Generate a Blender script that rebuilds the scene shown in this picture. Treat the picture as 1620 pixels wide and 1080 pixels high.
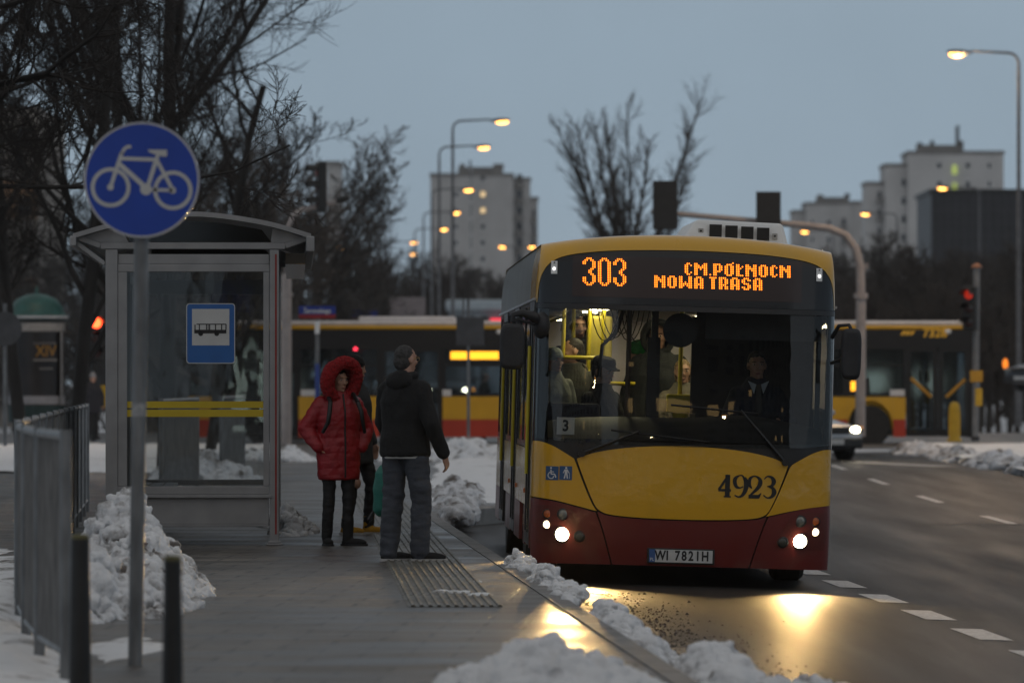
import bpy, bmesh, math, random
import numpy as np
from mathutils import Vector, Matrix, noise
from math import pi, sin, cos, sqrt, atan2, radians as R

S = bpy.context.scene
for o in list(bpy.data.objects):
    bpy.data.objects.remove(o)
COL = S.collection
# ------------------------------------------------------------------ camera
CZ = 1.625                       # eye height above the road datum
FPX, CX, HY = 9000.0, 810.0, 605.0
cd = bpy.data.cameras.new('camera'); cam = bpy.data.objects.new('camera', cd); COL.objects.link(cam)
cam.location = (0, 0, CZ); cam.rotation_euler = (R(90), 0, 0)
cd.sensor_width = 36; cd.lens = 200; cd.shift_y = (605 - 540) / 1620
cd.clip_start = 1; cd.clip_end = 8000
cd.dof.use_dof = True; cd.dof.focus_distance = 48.5; cd.dof.aperture_fstop = 3.6
S.camera = cam
# ------------------------------------------------------------------ sky, sun, exposure
W = bpy.data.worlds.new('World'); S.world = W; W.use_nodes = True
nt = W.node_tree; nt.nodes.clear()
n_out = nt.nodes.new('ShaderNodeOutputWorld'); n_bg = nt.nodes.new('ShaderNodeBackground')
n_sky = nt.nodes.new('ShaderNodeTexSky'); n_sky.sky_type = 'NISHITA'; n_sky.sun_disc = False
SUN_EL, SUN_ROT = R(2.0), R(200)
n_sky.sun_elevation = SUN_EL; n_sky.sun_rotation = SUN_ROT; n_sky.dust_density = 3
n_hs = nt.nodes.new('ShaderNodeHueSaturation'); n_hs.inputs['Saturation'].default_value = .5
n_mix = nt.nodes.new('ShaderNodeMix'); n_mix.data_type = 'RGBA'; n_mix.inputs[0].default_value = .95
tc = nt.nodes.new('ShaderNodeTexCoord'); sep = nt.nodes.new('ShaderNodeSeparateXYZ')
ramp = nt.nodes.new('ShaderNodeValToRGB')                    # overcast: cloud deck grades from a pale rim to blue grey
ramp.color_ramp.elements[0].position = .0; ramp.color_ramp.elements[0].color = (2.08, 2.54, 2.92, 1)
ramp.color_ramp.elements[1].position = .12; ramp.color_ramp.elements[1].color = (1.92, 2.38, 2.88, 1)
e = ramp.color_ramp.elements.new(.035); e.color = (2.03, 2.62, 3.16, 1)
e = ramp.color_ramp.elements.new(.06); e.color = (1.98, 2.58, 3.14, 1)
e = ramp.color_ramp.elements.new(.6); e.color = (2.36, 2.36, 2.36, 1)
skn = nt.nodes.new('ShaderNodeTexNoise'); skn.inputs['Scale'].default_value = 14; skn.inputs['Detail'].default_value = 4
skm = nt.nodes.new('ShaderNodeMix'); skm.data_type = 'RGBA'; skm.blend_type = 'MULTIPLY'; skm.inputs[0].default_value = 1
skr = nt.nodes.new('ShaderNodeMapRange'); skr.inputs[3].default_value = .86; skr.inputs[4].default_value = 1.12
L = nt.links.new
L(tc.outputs['Generated'], sep.inputs[0]); L(sep.outputs['Z'], ramp.inputs[0])
L(tc.outputs['Generated'], skn.inputs['Vector']); L(skn.outputs['Fac'], skr.inputs[0])
L(ramp.outputs[0], skm.inputs[6]); L(skr.outputs[0], skm.inputs[7])
L(n_sky.outputs[0], n_hs.inputs['Color']); L(n_hs.outputs[0], n_mix.inputs[6]); L(skm.outputs[2], n_mix.inputs[7])
L(n_mix.outputs[2], n_bg.inputs[0]); n_bg.inputs[1].default_value = .15
L(n_bg.outputs[0], n_out.inputs[0])
sd = bpy.data.lights.new('sun', 'SUN'); sd.energy = .12; sd.angle = R(60); sd.color = (1, .9, .82)
sun = bpy.data.objects.new('sun', sd); COL.objects.link(sun)
sun.rotation_euler = (R(60), 0, R(20))
S.view_settings.view_transform = 'Standard'; S.view_settings.look = 'None'
S.view_settings.exposure = 0; S.view_settings.gamma = 1
S.cycles.use_denoising = True
S.cycles.max_bounces = 8; S.cycles.transparent_max_bounces = 24
S.cycles.diffuse_bounces = 3; S.cycles.glossy_bounces = 3
S.cycles.sample_clamp_indirect = 4

def P(px, py, Y):                # photo pixel + distance -> point
    return Vector(((px - CX) / FPX * Y, Y, CZ + (HY - py) / FPX * Y))
def sstep(a, b, x):
    t = min(max((x - a) / (b - a), 0), 1); return t * t * (3 - 2 * t)
def Xk(Y):                       # kerb line
    return -.06 - .05 * (Y - 48) + 3.2 * sstep(63, 78, Y) + .05 * max(0, Y - 66)
def rise(Y): return .24 * sstep(75, 136, Y)
def zroad(X, Y):
    return -.05 - .03 * min(max(X - Xk(Y), 0), 3.2) + rise(Y)
def zpave(Y): return .15 + .12 * sstep(80, 136, Y)

# ------------------------------------------------------------------ materials
MATS = {}
def M(name, col, rough=.6, metal=0, var=.12, scale=6, bump=0, bscale=60, spec=.5, coat=0, col2=None, lo=.35, hi=.7, rvar=0, detail=5, stretch=None):
    if name in MATS: return MATS[name]
    m = bpy.data.materials.new(name); m.use_nodes = True; t = m.node_tree; b = t.nodes['Principled BSDF']; l = t.links.new
    tcn = t.nodes.new('ShaderNodeTexCoord'); vec = tcn.outputs['Object']
    if stretch:
        mp = t.nodes.new('ShaderNodeMapping'); mp.inputs['Scale'].default_value = stretch; l(vec, mp.inputs[0]); vec = mp.outputs[0]
    nz = t.nodes.new('ShaderNodeTexNoise'); nz.inputs['Scale'].default_value = scale; nz.inputs['Detail'].default_value = detail; l(vec, nz.inputs['Vector'])
    rp = t.nodes.new('ShaderNodeValToRGB'); rp.color_ramp.elements[0].position = lo; rp.color_ramp.elements[1].position = hi
    c2 = col2 or [min(1, c * (1 + var)) for c in col]
    c1 = col if col2 else [c * (1 - var) for c in col]
    rp.color_ramp.elements[0].color = (*c1, 1); rp.color_ramp.elements[1].color = (*c2, 1)
    l(nz.outputs['Fac'], rp.inputs[0]); l(rp.outputs[0], b.inputs['Base Color'])
    b.inputs['Metallic'].default_value = metal; b.inputs['Roughness'].default_value = rough
    b.inputs['Specular IOR Level'].default_value = spec; b.inputs['Coat Weight'].default_value = coat
    b.inputs['Coat Roughness'].default_value = .04
    if rvar:
        mr = t.nodes.new('ShaderNodeMapRange'); mr.inputs[1].default_value = .3; mr.inputs[2].default_value = .7
        mr.inputs[3].default_value = max(.02, rough - rvar); mr.inputs[4].default_value = min(1, rough + rvar)
        n2 = t.nodes.new('ShaderNodeTexNoise'); n2.inputs['Scale'].default_value = scale * 1.7; n2.inputs['Detail'].default_value = 6
        l(vec, n2.inputs['Vector']); l(n2.outputs['Fac'], mr.inputs[0]); l(mr.outputs[0], b.inputs['Roughness'])
    if bump:
        bp = t.nodes.new('ShaderNodeBump'); bp.inputs['Strength'].default_value = 1; bp.inputs['Distance'].default_value = bump
        n3 = t.nodes.new('ShaderNodeTexNoise'); n3.inputs['Scale'].default_value = bscale; n3.inputs['Detail'].default_value = 6
        l(tcn.outputs['Object'], n3.inputs['Vector']); l(n3.outputs['Fac'], bp.inputs['Height']); l(bp.outputs[0], b.inputs['Normal'])
        if coat: l(bp.outputs[0], b.inputs['Coat Normal'])
    MATS[name] = m; return m
def EM(name, col, strength):
    if name in MATS: return MATS[name]
    m = bpy.data.materials.new(name); m.use_nodes = True; b = m.node_tree.nodes['Principled BSDF']
    b.inputs['Base Color'].default_value = (*[c * .3 for c in col], 1)
    b.inputs['Emission Color'].default_value = (*col, 1); b.inputs['Emission Strength'].default_value = strength
    MATS[name] = m; return m
def GLASS(name, tint=(.8, .82, .82), ior=1.5, rough=.01, bump=0):
    if name in MATS: return MATS[name]
    m = bpy.data.materials.new(name); m.use_nodes = True; t = m.node_tree; t.nodes.clear(); l = t.links.new
    o = t.nodes.new('ShaderNodeOutputMaterial'); mx = t.nodes.new('ShaderNodeMixShader'); tr = t.nodes.new('ShaderNodeBsdfTransparent')
    gl = t.nodes.new('ShaderNodeBsdfGlossy'); fr = t.nodes.new('ShaderNodeFresnel')
    tr.inputs[0].default_value = (*tint, 1); gl.inputs['Roughness'].default_value = rough; fr.inputs[0].default_value = ior
    gl.inputs[0].default_value = (.9, .9, .9, 1)
    if bump:
        bp = t.nodes.new('ShaderNodeBump'); bp.inputs['Distance'].default_value = bump
        n3 = t.nodes.new('ShaderNodeTexNoise'); n3.inputs['Scale'].default_value = 3
        l(n3.outputs['Fac'], bp.inputs['Height']); l(bp.outputs[0], gl.inputs['Normal'])
    l(fr.outputs[0], mx.inputs[0]); l(tr.outputs[0], mx.inputs[1]); l(gl.outputs[0], mx.inputs[2]); l(mx.outputs[0], o.inputs[0])
    MATS[name] = m; return m

# ------------------------------------------------------------------ mesh builder
class MB:
    def __init__(s): s.v = []; s.f = []; s.mi = []
    def add(s, vs, fs, mi=0):
        k = len(s.v); s.v += [tuple(p) for p in vs]
        s.f += [tuple(i + k for i in q) for q in fs]; s.mi += [mi] * len(fs); return s
    def box(s, x0, x1, y0, y1, z0, z1, mi=0):
        return s.add([(x0,y0,z0),(x1,y0,z0),(x1,y1,z0),(x0,y1,z0),(x0,y0,z1),(x1,y0,z1),(x1,y1,z1),(x0,y1,z1)],
            [(0,3,2,1),(4,5,6,7),(0,1,5,4),(1,2,6,5),(2,3,7,6),(3,0,4,7)], mi)
    def bar(s, a, b, w, h, mi=0):        # rectangular bar from a to b, w horizontal, h other
        a, b = Vector(a), Vector(b); d = (b - a).normalized()
        up = Vector((0,0,1)) if abs(d.z) < .95 else Vector((0,1,0))
        x = d.cross(up).normalized() * w / 2; z = x.cross(d).normalized() * h / 2
        return s.add([a-x-z,a+x-z,a+x+z,a-x+z,b-x-z,b+x-z,b+x+z,b-x+z],
            [(0,1,2,3),(7,6,5,4),(0,4,5,1),(1,5,6,2),(2,6,7,3),(3,7,4,0)], mi)
    def tube(s, pts, rad, n=8, cap=True, mi=0):
        pts = [Vector(p) for p in pts]; m = len(pts)
        if not hasattr(rad, '__len__'): rad = [rad] * m
        d0 = (pts[1] - pts[0]).normalized(); ref = Vector((1,0,0)) if abs(d0.x) < .8 else Vector((0,0,1))
        vs = []
        for i, p in enumerate(pts):
            d = (pts[min(i+1, m-1)] - pts[max(i-1, 0)]).normalized()
            x = (ref - d * ref.dot(d)).normalized(); y = d.cross(x); ref = x
            for k in range(n):
                a = 2 * pi * k / n; vs.append(p + (x * cos(a) + y * sin(a)) * rad[i])
        fs = [(i*n+k, i*n+(k+1)%n, (i+1)*n+(k+1)%n, (i+1)*n+k) for i in range(m-1) for k in range(n)]
        if cap: fs += [tuple(range(n-1,-1,-1)), tuple((m-1)*n+k for k in range(n))]
        return s.add(vs, fs, mi)
    def lathe(s, prof, n=24, c=(0,0,0), mi=0, axis='z'):
        vs = []; m = len(prof)
        for r, z in prof:
            for k in range(n):
                a = 2*pi*k/n; q = (r*cos(a), r*sin(a), z)
                if axis == 'y': q = (q[0], z, q[1])
                if axis == 'x': q = (z, q[0], q[1])
                vs.append((q[0]+c[0], q[1]+c[1], q[2]+c[2]))
        fs = [(i*n+k, i*n+(k+1)%n, (i+1)*n+(k+1)%n, (i+1)*n+k) for i in range(m-1) for k in range(n)]
        fs += [tuple(range(n-1,-1,-1)), tuple((m-1)*n+k for k in range(n))]
        return s.add(vs, fs, mi)
    def ell(s, c, r, rot=None, seg=14, ring=9, mi=0):
        c = Vector(c); vs = []
        if not hasattr(r, '__len__'): r = (r, r, r)
        for i in range(1, ring):
            t = pi * i / ring
            for k in range(seg):
                a = 2*pi*k/seg; q = Vector((r[0]*sin(t)*cos(a), r[1]*sin(t)*sin(a), r[2]*cos(t)))
                if rot is not None: q = rot @ q
                vs.append(c + q)
        q1 = Vector((0,0,r[2])); q2 = Vector((0,0,-r[2]))
        if rot is not None: q1 = rot @ q1; q2 = rot @ q2
        vs += [c + q1, c + q2]; a, b = len(vs)-2, len(vs)-1
        fs = [(i*seg+k, (i+1)*seg+k, (i+1)*seg+(k+1)%seg, i*seg+(k+1)%seg) for i in range(ring-2) for k in range(seg)]
        fs += [(a, k, (k+1)%seg) for k in range(seg)] + [(b, (ring-2)*seg+(k+1)%seg, (ring-2)*seg+k) for k in range(seg)]
        return s.add(vs, fs, mi)
    def cap(s, a, b, ra, rb, n=12, mi=0):   # tapered capsule
        s.tube([a, b], [ra, rb], n, True, mi); s.ell(a, ra, seg=n, ring=8, mi=mi); return s.ell(b, rb, seg=n, ring=8, mi=mi)
    def chain(s, pts, rad, n=12, mi=0):
        for i in range(len(pts)-1): s.cap(pts[i], pts[i+1], rad[i], rad[i+1], n, mi)
        return s
    def loft(s, secs, n=20, mi=0, p=2.3):   # secs: (x,y,z,rx,ry) horizontal super-ellipses
        vs = []
        for (x, y, z, rx, ry) in secs:
            for k in range(n):
                a = 2*pi*k/n; ca, sa = cos(a), sin(a)
                vs.append((x + rx*math.copysign(abs(ca)**(2/p), ca), y + ry*math.copysign(abs(sa)**(2/p), sa), z))
        m = len(secs)
        fs = [(i*n+k, i*n+(k+1)%n, (i+1)*n+(k+1)%n, (i+1)*n+k) for i in range(m-1) for k in range(n)]
        fs += [tuple(range(n-1,-1,-1)), tuple((m-1)*n+k for k in range(n))]
        return s.add(vs, fs, mi)
    def prism(s, out, y0, y1, mi=0, plane='xz'):
        n = len(out)
        if plane == 'xz': vs = [(a, y0, b) for a, b in out] + [(a, y1, b) for a, b in out]
        elif plane == 'xy': vs = [(a, b, y0) for a, b in out] + [(a, b, y1) for a, b in out]
        else: vs = [(y0, a, b) for a, b in out] + [(y1, a, b) for a, b in out]
        fs = [tuple(range(n)), tuple(range(2*n-1, n-1, -1))] + [(k, n+k, n+(k+1)%n, (k+1)%n) for k in range(n)]
        return s.add(vs, fs, mi)
    def xf(s, mat):
        s.v = [tuple(mat @ Vector(p)) for p in s.v]; return s
    def build(s, name, mat, parent=None, smooth=None, bevel=0, seg=2, recalc=True):
        me = bpy.data.meshes.new(name); me.from_pydata(s.v, [], s.f)
        ms = mat if isinstance(mat, (list, tuple)) else [mat]
        for m in ms: me.materials.append(m)
        if len(ms) > 1: me.polygons.foreach_set('material_index', s.mi)
        if recalc:
            bm = bmesh.new(); bm.from_mesh(me); bmesh.ops.recalc_face_normals(bm, faces=bm.faces); bm.to_mesh(me); bm.free()
        return link(name, me, parent, smooth, bevel, seg)
def link(name, me, parent=None, smooth=None, bevel=0, seg=2):
    if smooth is not None:
        me.shade_smooth()
        if smooth < 180: me.set_sharp_from_angle(angle=R(smooth))
    o = bpy.data.objects.new(name, me); COL.objects.link(o); o.parent = parent
    if bevel:
        b = o.modifiers.new('bevel', 'BEVEL'); b.width = bevel; b.segments = seg; b.limit_method = 'ANGLE'; b.angle_limit = R(40)
    return o
def tag(o, label=None, cat=None, group=None, kind=None):
    if label: o['label'] = label
    if cat: o['category'] = cat
    if group: o['group'] = group
    if kind: o['kind'] = kind
    return o
def thing(name, label, cat, loc=(0,0,0), rot=(0,0,0), group=None):
    o = bpy.data.objects.new(name, None); COL.objects.link(o); o.empty_display_size = .2
    o.location = loc; o.rotation_euler = rot
    return tag(o, label, cat, group)
def kids(o): return [c for c in bpy.data.objects if c.parent is o]
def dup(root, loc, rot=None, scale=None, label=None, group=None):
    def cp(o, par):
        c = o.copy(); COL.objects.link(c); c.parent = par
        for k in kids(o): cp(k, c)
        return c
    r = cp(root, None); r.location = loc
    if rot is not None: r.rotation_euler = rot
    if scale is not None: r.scale = scale if hasattr(scale, '__len__') else (scale,)*3
    if label: r['label'] = label
    if group: r['group'] = group
    return r
def text_into(mb, s, size, x, y, z, mi=0, sx=1, fn=None, align='CENTER', bold=0):
    cu = bpy.data.curves.new('t', 'FONT'); cu.body = s; cu.size = size; cu.align_x = align; cu.align_y = 'CENTER'; cu.offset = bold
    cu.resolution_u = 3
    o = bpy.data.objects.new('t', cu); COL.objects.link(o)
    me = bpy.data.meshes.new_from_object(o)
    vs = [(v.co.x*sx + x, y, v.co.y + z) for v in me.vertices]
    if fn: vs = [fn(*q) for q in vs]
    mb.add(vs, [tuple(p.vertices) for p in me.polygons], mi)
    bpy.data.objects.remove(o); bpy.data.curves.remove(cu); bpy.data.meshes.remove(me); return mb
def baked(mb, voxel, smooth=3, disp=None):
    """union of closed volumes -> one continuous surface"""
    me = bpy.data.meshes.new('tmp'); me.from_pydata(mb.v, [], mb.f)
    bm = bmesh.new(); bm.from_mesh(me); bmesh.ops.recalc_face_normals(bm, faces=bm.faces); bm.to_mesh(me); bm.free()
    o = bpy.data.objects.new('tmp', me); COL.objects.link(o)
    r = o.modifiers.new('r', 'REMESH'); r.mode = 'VOXEL'; r.voxel_size = voxel
    if smooth:
        m = o.modifiers.new('s', 'SMOOTH'); m.factor = .5; m.iterations = smooth
    dg = bpy.context.evaluated_depsgraph_get(); dg.update()
    res = bpy.data.meshes.new_from_object(o.evaluated_get(dg))
    bpy.data.objects.remove(o); bpy.data.meshes.remove(me)
    if disp:
        n = len(res.vertices); co = np.empty(n*3); res.vertices.foreach_get('co', co); co = co.reshape(-1, 3)
        no = np.empty(n*3); res.vertices.foreach_get('normal', no); no = no.reshape(-1, 3)
        d = disp(co, no); co = co + no * np.asarray(d)[:, None]
        res.vertices.foreach_set('co', co.ravel()); res.update()
    return res
def organic(name, mb, voxel, mat, parent=None, smooth=3, disp=None):
    me = baked(mb, voxel, smooth, disp); me.name = name; me.materials.clear(); me.materials.append(mat)
    return link(name, me, parent, 180)
def fbm(co, sc, oct=3, seed=0):
    return np.array([noise.fractal(Vector((p[0]*sc+seed, p[1]*sc, p[2]*sc)), 1.0, 2.0, oct) for p in co])
# ------------------------------------------------------------------ setting: ground, road, pavement, kerb, snow
def strip(name, rows, mat, kind='structure', thick=None):
    """rows: list of rows of points -> sheet"""
    n = len(rows[0]); mb = MB()
    mb.add([p for r in rows for p in r], [(i*n+k, i*n+k+1, (i+1)*n+k+1, (i+1)*n+k) for i in range(len(rows)-1) for k in range(n-1)])
    o = mb.build(name, mat, None, 60, recalc=False); tag(o, kind=kind); return o
def frange(a, b, st):
    n = max(1, int(round((b-a)/st))); return [a + (b-a)*i/n for i in range(n+1)]

def asphalt_mat():
    m = M('asphalt', (.024,.0235,.024), .47, var=.5, scale=1.0, bump=.008, bscale=100, rvar=.07, spec=.09, stretch=(1.1,.06,1))
    return m
m_asphalt = asphalt_mat()
m_ground = M('winter_ground', (.14,.13,.125), .9, col2=(.6,.62,.65), scale=.12, lo=.36, hi=.5)
YS = frange(14, 126, 2.0)
g = MB(); g.box(-1500, 1500, -400, 5000, -.9, -.5); tag(g.build('ground', m_ground), kind='structure')
rows = []
for Y in YS:
    xk = Xk(Y); xs = [xk-.1 + d for d in (0, .4, .9, 1.6, 2.4, 3.3, 4.5, 6, 8, 11, 15, 20)]
    rows.append([(x, Y, zroad(x, Y)) for x in xs])
strip('road', rows, m_asphalt)
cr = []
for Y in frange(126, 166, 4): cr.append([(x, Y, zroad(3, Y) + .0) for x in frange(-70, 70, 5)])
strip('cross_street', cr, M('asphalt_salted', (.07,.066,.064), .5, var=.4, scale=.6, bump=.004, bscale=60, rvar=.15))
# pavement: concrete slabs, wet and gritty
def slab_mat():
    m = bpy.data.materials.new('concrete_slabs'); m.use_nodes = True; t = m.node_tree; b = t.nodes['Principled BSDF']; l = t.links.new
    c = t.nodes.new('ShaderNodeTexCoord'); br = t.nodes.new('ShaderNodeTexBrick')
    mp = t.nodes.new('ShaderNodeMapping'); mp.inputs['Rotation'].default_value = (0, 0, R(2.2)); l(c.outputs['Object'], mp.inputs[0])
    l(mp.outputs[0], br.inputs['Vector']); br.inputs['Scale'].default_value = 1
    br.offset = .5; br.inputs['Brick Width'].default_value = .5; br.inputs['Row Height'].default_value = .5
    br.inputs['Mortar Size'].default_value = .018; br.inputs['Mortar Smooth'].default_value = .3
    br.inputs['Color1'].default_value = (.075,.066,.057,1); br.inputs['Color2'].default_value = (.108,.095,.083,1); br.inputs['Mortar'].default_value = (.03,.028,.026,1)
    n1 = t.nodes.new('ShaderNodeTexNoise'); n1.inputs['Scale'].default_value = 1.3; n1.inputs['Detail'].default_value = 7
    m2 = t.nodes.new('ShaderNodeMapping'); m2.inputs['Scale'].default_value = (.5, 1.1, 1); l(c.outputs['Object'], m2.inputs[0]); l(m2.outputs[0], n1.inputs['Vector'])
    r1 = t.nodes.new('ShaderNodeMapRange'); r1.inputs[1].default_value = .3; r1.inputs[2].default_value = .7; r1.inputs[3].default_value = .45; r1.inputs[4].default_value = 1.45
    l(n1.outputs['Fac'], r1.inputs[0])
    mx = t.nodes.new('ShaderNodeMix'); mx.data_type = 'RGBA'; mx.blend_type = 'MULTIPLY'; mx.inputs[0].default_value = 1
    l(br.outputs['Color'], mx.inputs[6]); l(r1.outputs[0], mx.inputs[7])
    m4 = t.nodes.new('ShaderNodeMapping'); m4.inputs['Scale'].default_value = (.9, .10, 1); l(c.outputs['Object'], m4.inputs[0])
    n4 = t.nodes.new('ShaderNodeTexNoise'); n4.inputs['Scale'].default_value = 1.5; n4.inputs['Detail'].default_value = 6; l(m4.outputs[0], n4.inputs['Vector'])
    r4 = t.nodes.new('ShaderNodeMapRange'); r4.inputs[1].default_value = .35; r4.inputs[2].default_value = .65; r4.inputs[3].default_value = .62; r4.inputs[4].default_value = 1.25; l(n4.outputs['Fac'], r4.inputs[0])
    mx2 = t.nodes.new('ShaderNodeMix'); mx2.data_type = 'RGBA'; mx2.blend_type = 'MULTIPLY'; mx2.inputs[0].default_value = 1
    l(mx.outputs[2], mx2.inputs[6]); l(r4.outputs[0], mx2.inputs[7]); l(mx2.outputs[2], b.inputs['Base Color'])
    r2 = t.nodes.new('ShaderNodeMapRange'); r2.inputs[1].default_value = .35; r2.inputs[2].default_value = .65; r2.inputs[3].default_value = .30; r2.inputs[4].default_value = .52
    l(n1.outputs['Fac'], r2.inputs[0]); l(r2.outputs[0], b.inputs['Roughness']); b.inputs['Specular IOR Level'].default_value = .45
    n3 = t.nodes.new('ShaderNodeTexNoise'); n3.inputs['Scale'].default_value = 70; n3.inputs['Detail'].default_value = 5; l(c.outputs['Object'], n3.inputs['Vector'])
    ad = t.nodes.new('ShaderNodeMath'); ad.operation = 'MULTIPLY_ADD'; l(br.outputs['Fac'], ad.inputs[0]); ad.inputs[1].default_value = -.3; l(n3.outputs['Fac'], ad.inputs[2])
    bp = t.nodes.new('ShaderNodeBump'); bp.inputs['Distance'].default_value = .006; l(ad.outputs[0], bp.inputs['Height']); l(bp.outputs[0], b.inputs['Normal'])
    MATS['slabs'] = m; return m
m_slab = slab_mat()
YP = frange(14, 126, 2.0)
strip('pavement', [[(x, Y, zpave(Y)) for x in (-14, -8, -4, -2, Xk(Y)-.16)] for Y in YP], m_slab)
m_kerb = M('kerb_concrete', (.16,.155,.15), .6, var=.25, scale=3, bump=.004, bscale=60, rvar=.1)
kb = MB()
for i in range(len(YP)-1):
    for s in range(2):
        a, b = YP[i] + s*1.0, YP[i] + s*1.0 + .985
        xa, xb = Xk(a), Xk(b); za, zb = zpave(a)+.006, zpave(b)+.006
        kb.add([(xa-.16,a,-.4),(xa,a,-.4),(xa,a,za-.02),(xa-.03,a,za),(xa-.16,a,za),(xb-.16,b,-.4),(xb,b,-.4),(xb,b,zb-.02),(xb-.03,b,zb),(xb-.16,b,zb)],
               [(0,1,2,3,4),(9,8,7,6,5),(1,6,7,2),(2,7,8,3),(3,8,9,4)])
tag(kb.build('kerb', m_kerb), kind='structure')
# tactile paving: ribs along the kerb
m_tact = M('tactile_slab', (.105,.095,.075), .5, var=.25, scale=2, bump=.003, bscale=80, rvar=.12)
tb = MB()
def tx(Y): return -.685 - .0385*(Y-37.4)
YT = frange(37.4, 76, 2)
for i in range(len(YT)-1):
    a, b = YT[i], YT[i+1]; z = zpave(a)
    tb.add([(tx(a),a,z+.004),(tx(a)+.63,a,z+.004),(tx(b)+.63,b,z+.004),(tx(b),b,z+.004)], [(0,1,2,3)])
    for k in range(11):
        o = .02 + k*.057
        tb.add([(tx(a)+o,a,z+.004),(tx(a)+o+.007,a,z+.016),(tx(a)+o+.025,a,z+.016),(tx(a)+o+.032,a,z+.004),
                (tx(b)+o,b,z+.004),(tx(b)+o+.007,b,z+.016),(tx(b)+o+.025,b,z+.016),(tx(b)+o+.032,b,z+.004)],
               [(0,1,5,4),(1,2,6,5),(2,3,7,6),(0,3,2,1)])
tag(tb.build('tactile_paving', m_tact, recalc=False), kind='structure')
# painted markings
m_paint = M('road_paint', (.30,.29,.28), .5, col2=(.52,.51,.5), scale=22, lo=.38, hi=.56, rvar=.1)
pm = MB()
def dash(x0, x1, y0, y1, w):
    vs = []
    for (x, y) in ((x0-w/2, y0), (x0+w/2, y0), (x1+w/2, y1), (x1-w/2, y1)): vs.append((x, y, zroad(x, y)+.005))
    pm.add(vs, [(0,1,2,3)])
for k in range(-1, 9):
    y = 38.9 + 3.35*k
    if y > 29: dash(3.31-.037*(y-39), 3.31-.037*(y-37.2), y, y+1.8, .235)
for k in range(5): dash(6.28, 6.26, 59.3+12*k, 63.5+12*k, .13)
dash(8.4, 6.9, 110, 114.5, .5); dash(3.2, 2.2, 117, 118, .4)
tag(MB().add([(x, y, zroad(x, y)+.004) for x, y in ((5.0,70.8),(5.6,70.9),(6.1,70.6),(6.6,70.75),(6.6,71.05),(6.1,70.85),(5.6,71.15),(5.0,71.0))], [(0,1,6,7),(1,2,5,6),(2,3,4,5)]).build('road_crack', M('crack_tar', (.012,.012,.012), .7), recalc=False), kind='structure')
tag(pm.build('road_markings', m_paint, recalc=False), kind='structure')

# ------------------------------------------------------------------ snow
def snow_mat(name, clean=(.87,.88,.90), dirty=(.16,.14,.125), lo=.36, hi=.48, sc=3.0):
    m = bpy.data.materials.new(name); m.use_nodes = True; t = m.node_tree; b = t.nodes['Principled BSDF']; l = t.links.new
    c = t.nodes.new('ShaderNodeTexCoord')
    n1 = t.nodes.new('ShaderNodeTexNoise'); n1.inputs['Scale'].default_value = sc; n1.inputs['Detail'].default_value = 9; n1.inputs['Roughness'].default_value = .68
    l(c.outputs['Object'], n1.inputs['Vector'])
    rp = t.nodes.new('ShaderNodeValToRGB'); e = rp.color_ramp.elements
    e[0].position = lo; e[0].color = (*dirty, 1); e[1].position = hi; e[1].color = (*clean, 1)
    k = e.new((lo+hi)/2 - .02); k.color = (*[ (a*.55+b_*.45) for a, b_ in zip(dirty, clean)], 1)
    l(n1.outputs['Fac'], rp.inputs[0]); l(rp.outputs[0], b.inputs['Base Color'])
    b.inputs['Roughness'].default_value = .75; b.inputs['Specular IOR Level'].default_value = .3
    n3 = t.nodes.new('ShaderNodeTexNoise'); n3.inputs['Scale'].default_value = 38; n3.inputs['Detail'].default_value = 8; n3.inputs['Roughness'].default_value = .7; l(c.outputs['Object'], n3.inputs['Vector'])
    bp = t.nodes.new('ShaderNodeBump'); bp.inputs['Distance'].default_value = .02; l(n3.outputs['Fac'], bp.inputs['Height']); l(bp.outputs[0], b.inputs['Normal'])
    MATS[name] = m; return m
m_snow = snow_mat('snow')
m_snow_d = snow_mat('dirty_snow', (.74,.75,.78), (.15,.13,.115), .38, .54, 2.6)
m_snow_c = snow_mat('clean_snow', (.87,.88,.9), (.3,.28,.26), .26, .42, 2.0)
def snow_pile(label, mounds, n, rlo, rhi, voxel, seed, mat=None, zf=zpave, group=None, amp=.03):
    rnd = random.Random(seed); mb = MB()
    tot = sum(m[2]*m[3] for m in mounds)
    for (cx, cy, rx, ry, h) in mounds:
        z0 = zf(cy) if zf is zpave else zf(cx, cy)
        mb.ell((cx, cy, z0-.05), (rx*.8, ry*.8, h*.72), seg=20, ring=12)
        for i in range(int(n*rx*ry/tot)):
            a = rnd.uniform(0, 2*pi); q = sqrt(rnd.random())*1.04
            hh = h*max(.02, 1-q**1.7)*rnd.uniform(.72, 1.0)
            r = rnd.uniform(rlo, rhi)*(rnd.random()**1.5*.8+.35)
            rot = Matrix.Rotation(rnd.uniform(0,6), 3, 'X') @ Matrix.Rotation(rnd.uniform(0,6), 3, 'Z')
            mb.ell((cx+rx*q*cos(a), cy+ry*q*sin(a), z0+hh-r*.25), (r, r*rnd.uniform(.6,1), r*rnd.uniform(.5,.9)), rot, 9, 6)
    c = Vector((mounds[0][0], mounds[0][1], 0)); mb.v = [(p[0]-c.x, p[1]-c.y, p[2]) for p in mb.v]
    def disp(co, no): return amp*fbm(co, 9, 4, seed) + amp*.6*fbm(co, 24, 4, seed+5)
    o = organic('snow_pile', mb, voxel, mat or m_snow, None, 2, disp); o.location = c
    return tag(o, label, 'snow pile', group)
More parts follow.
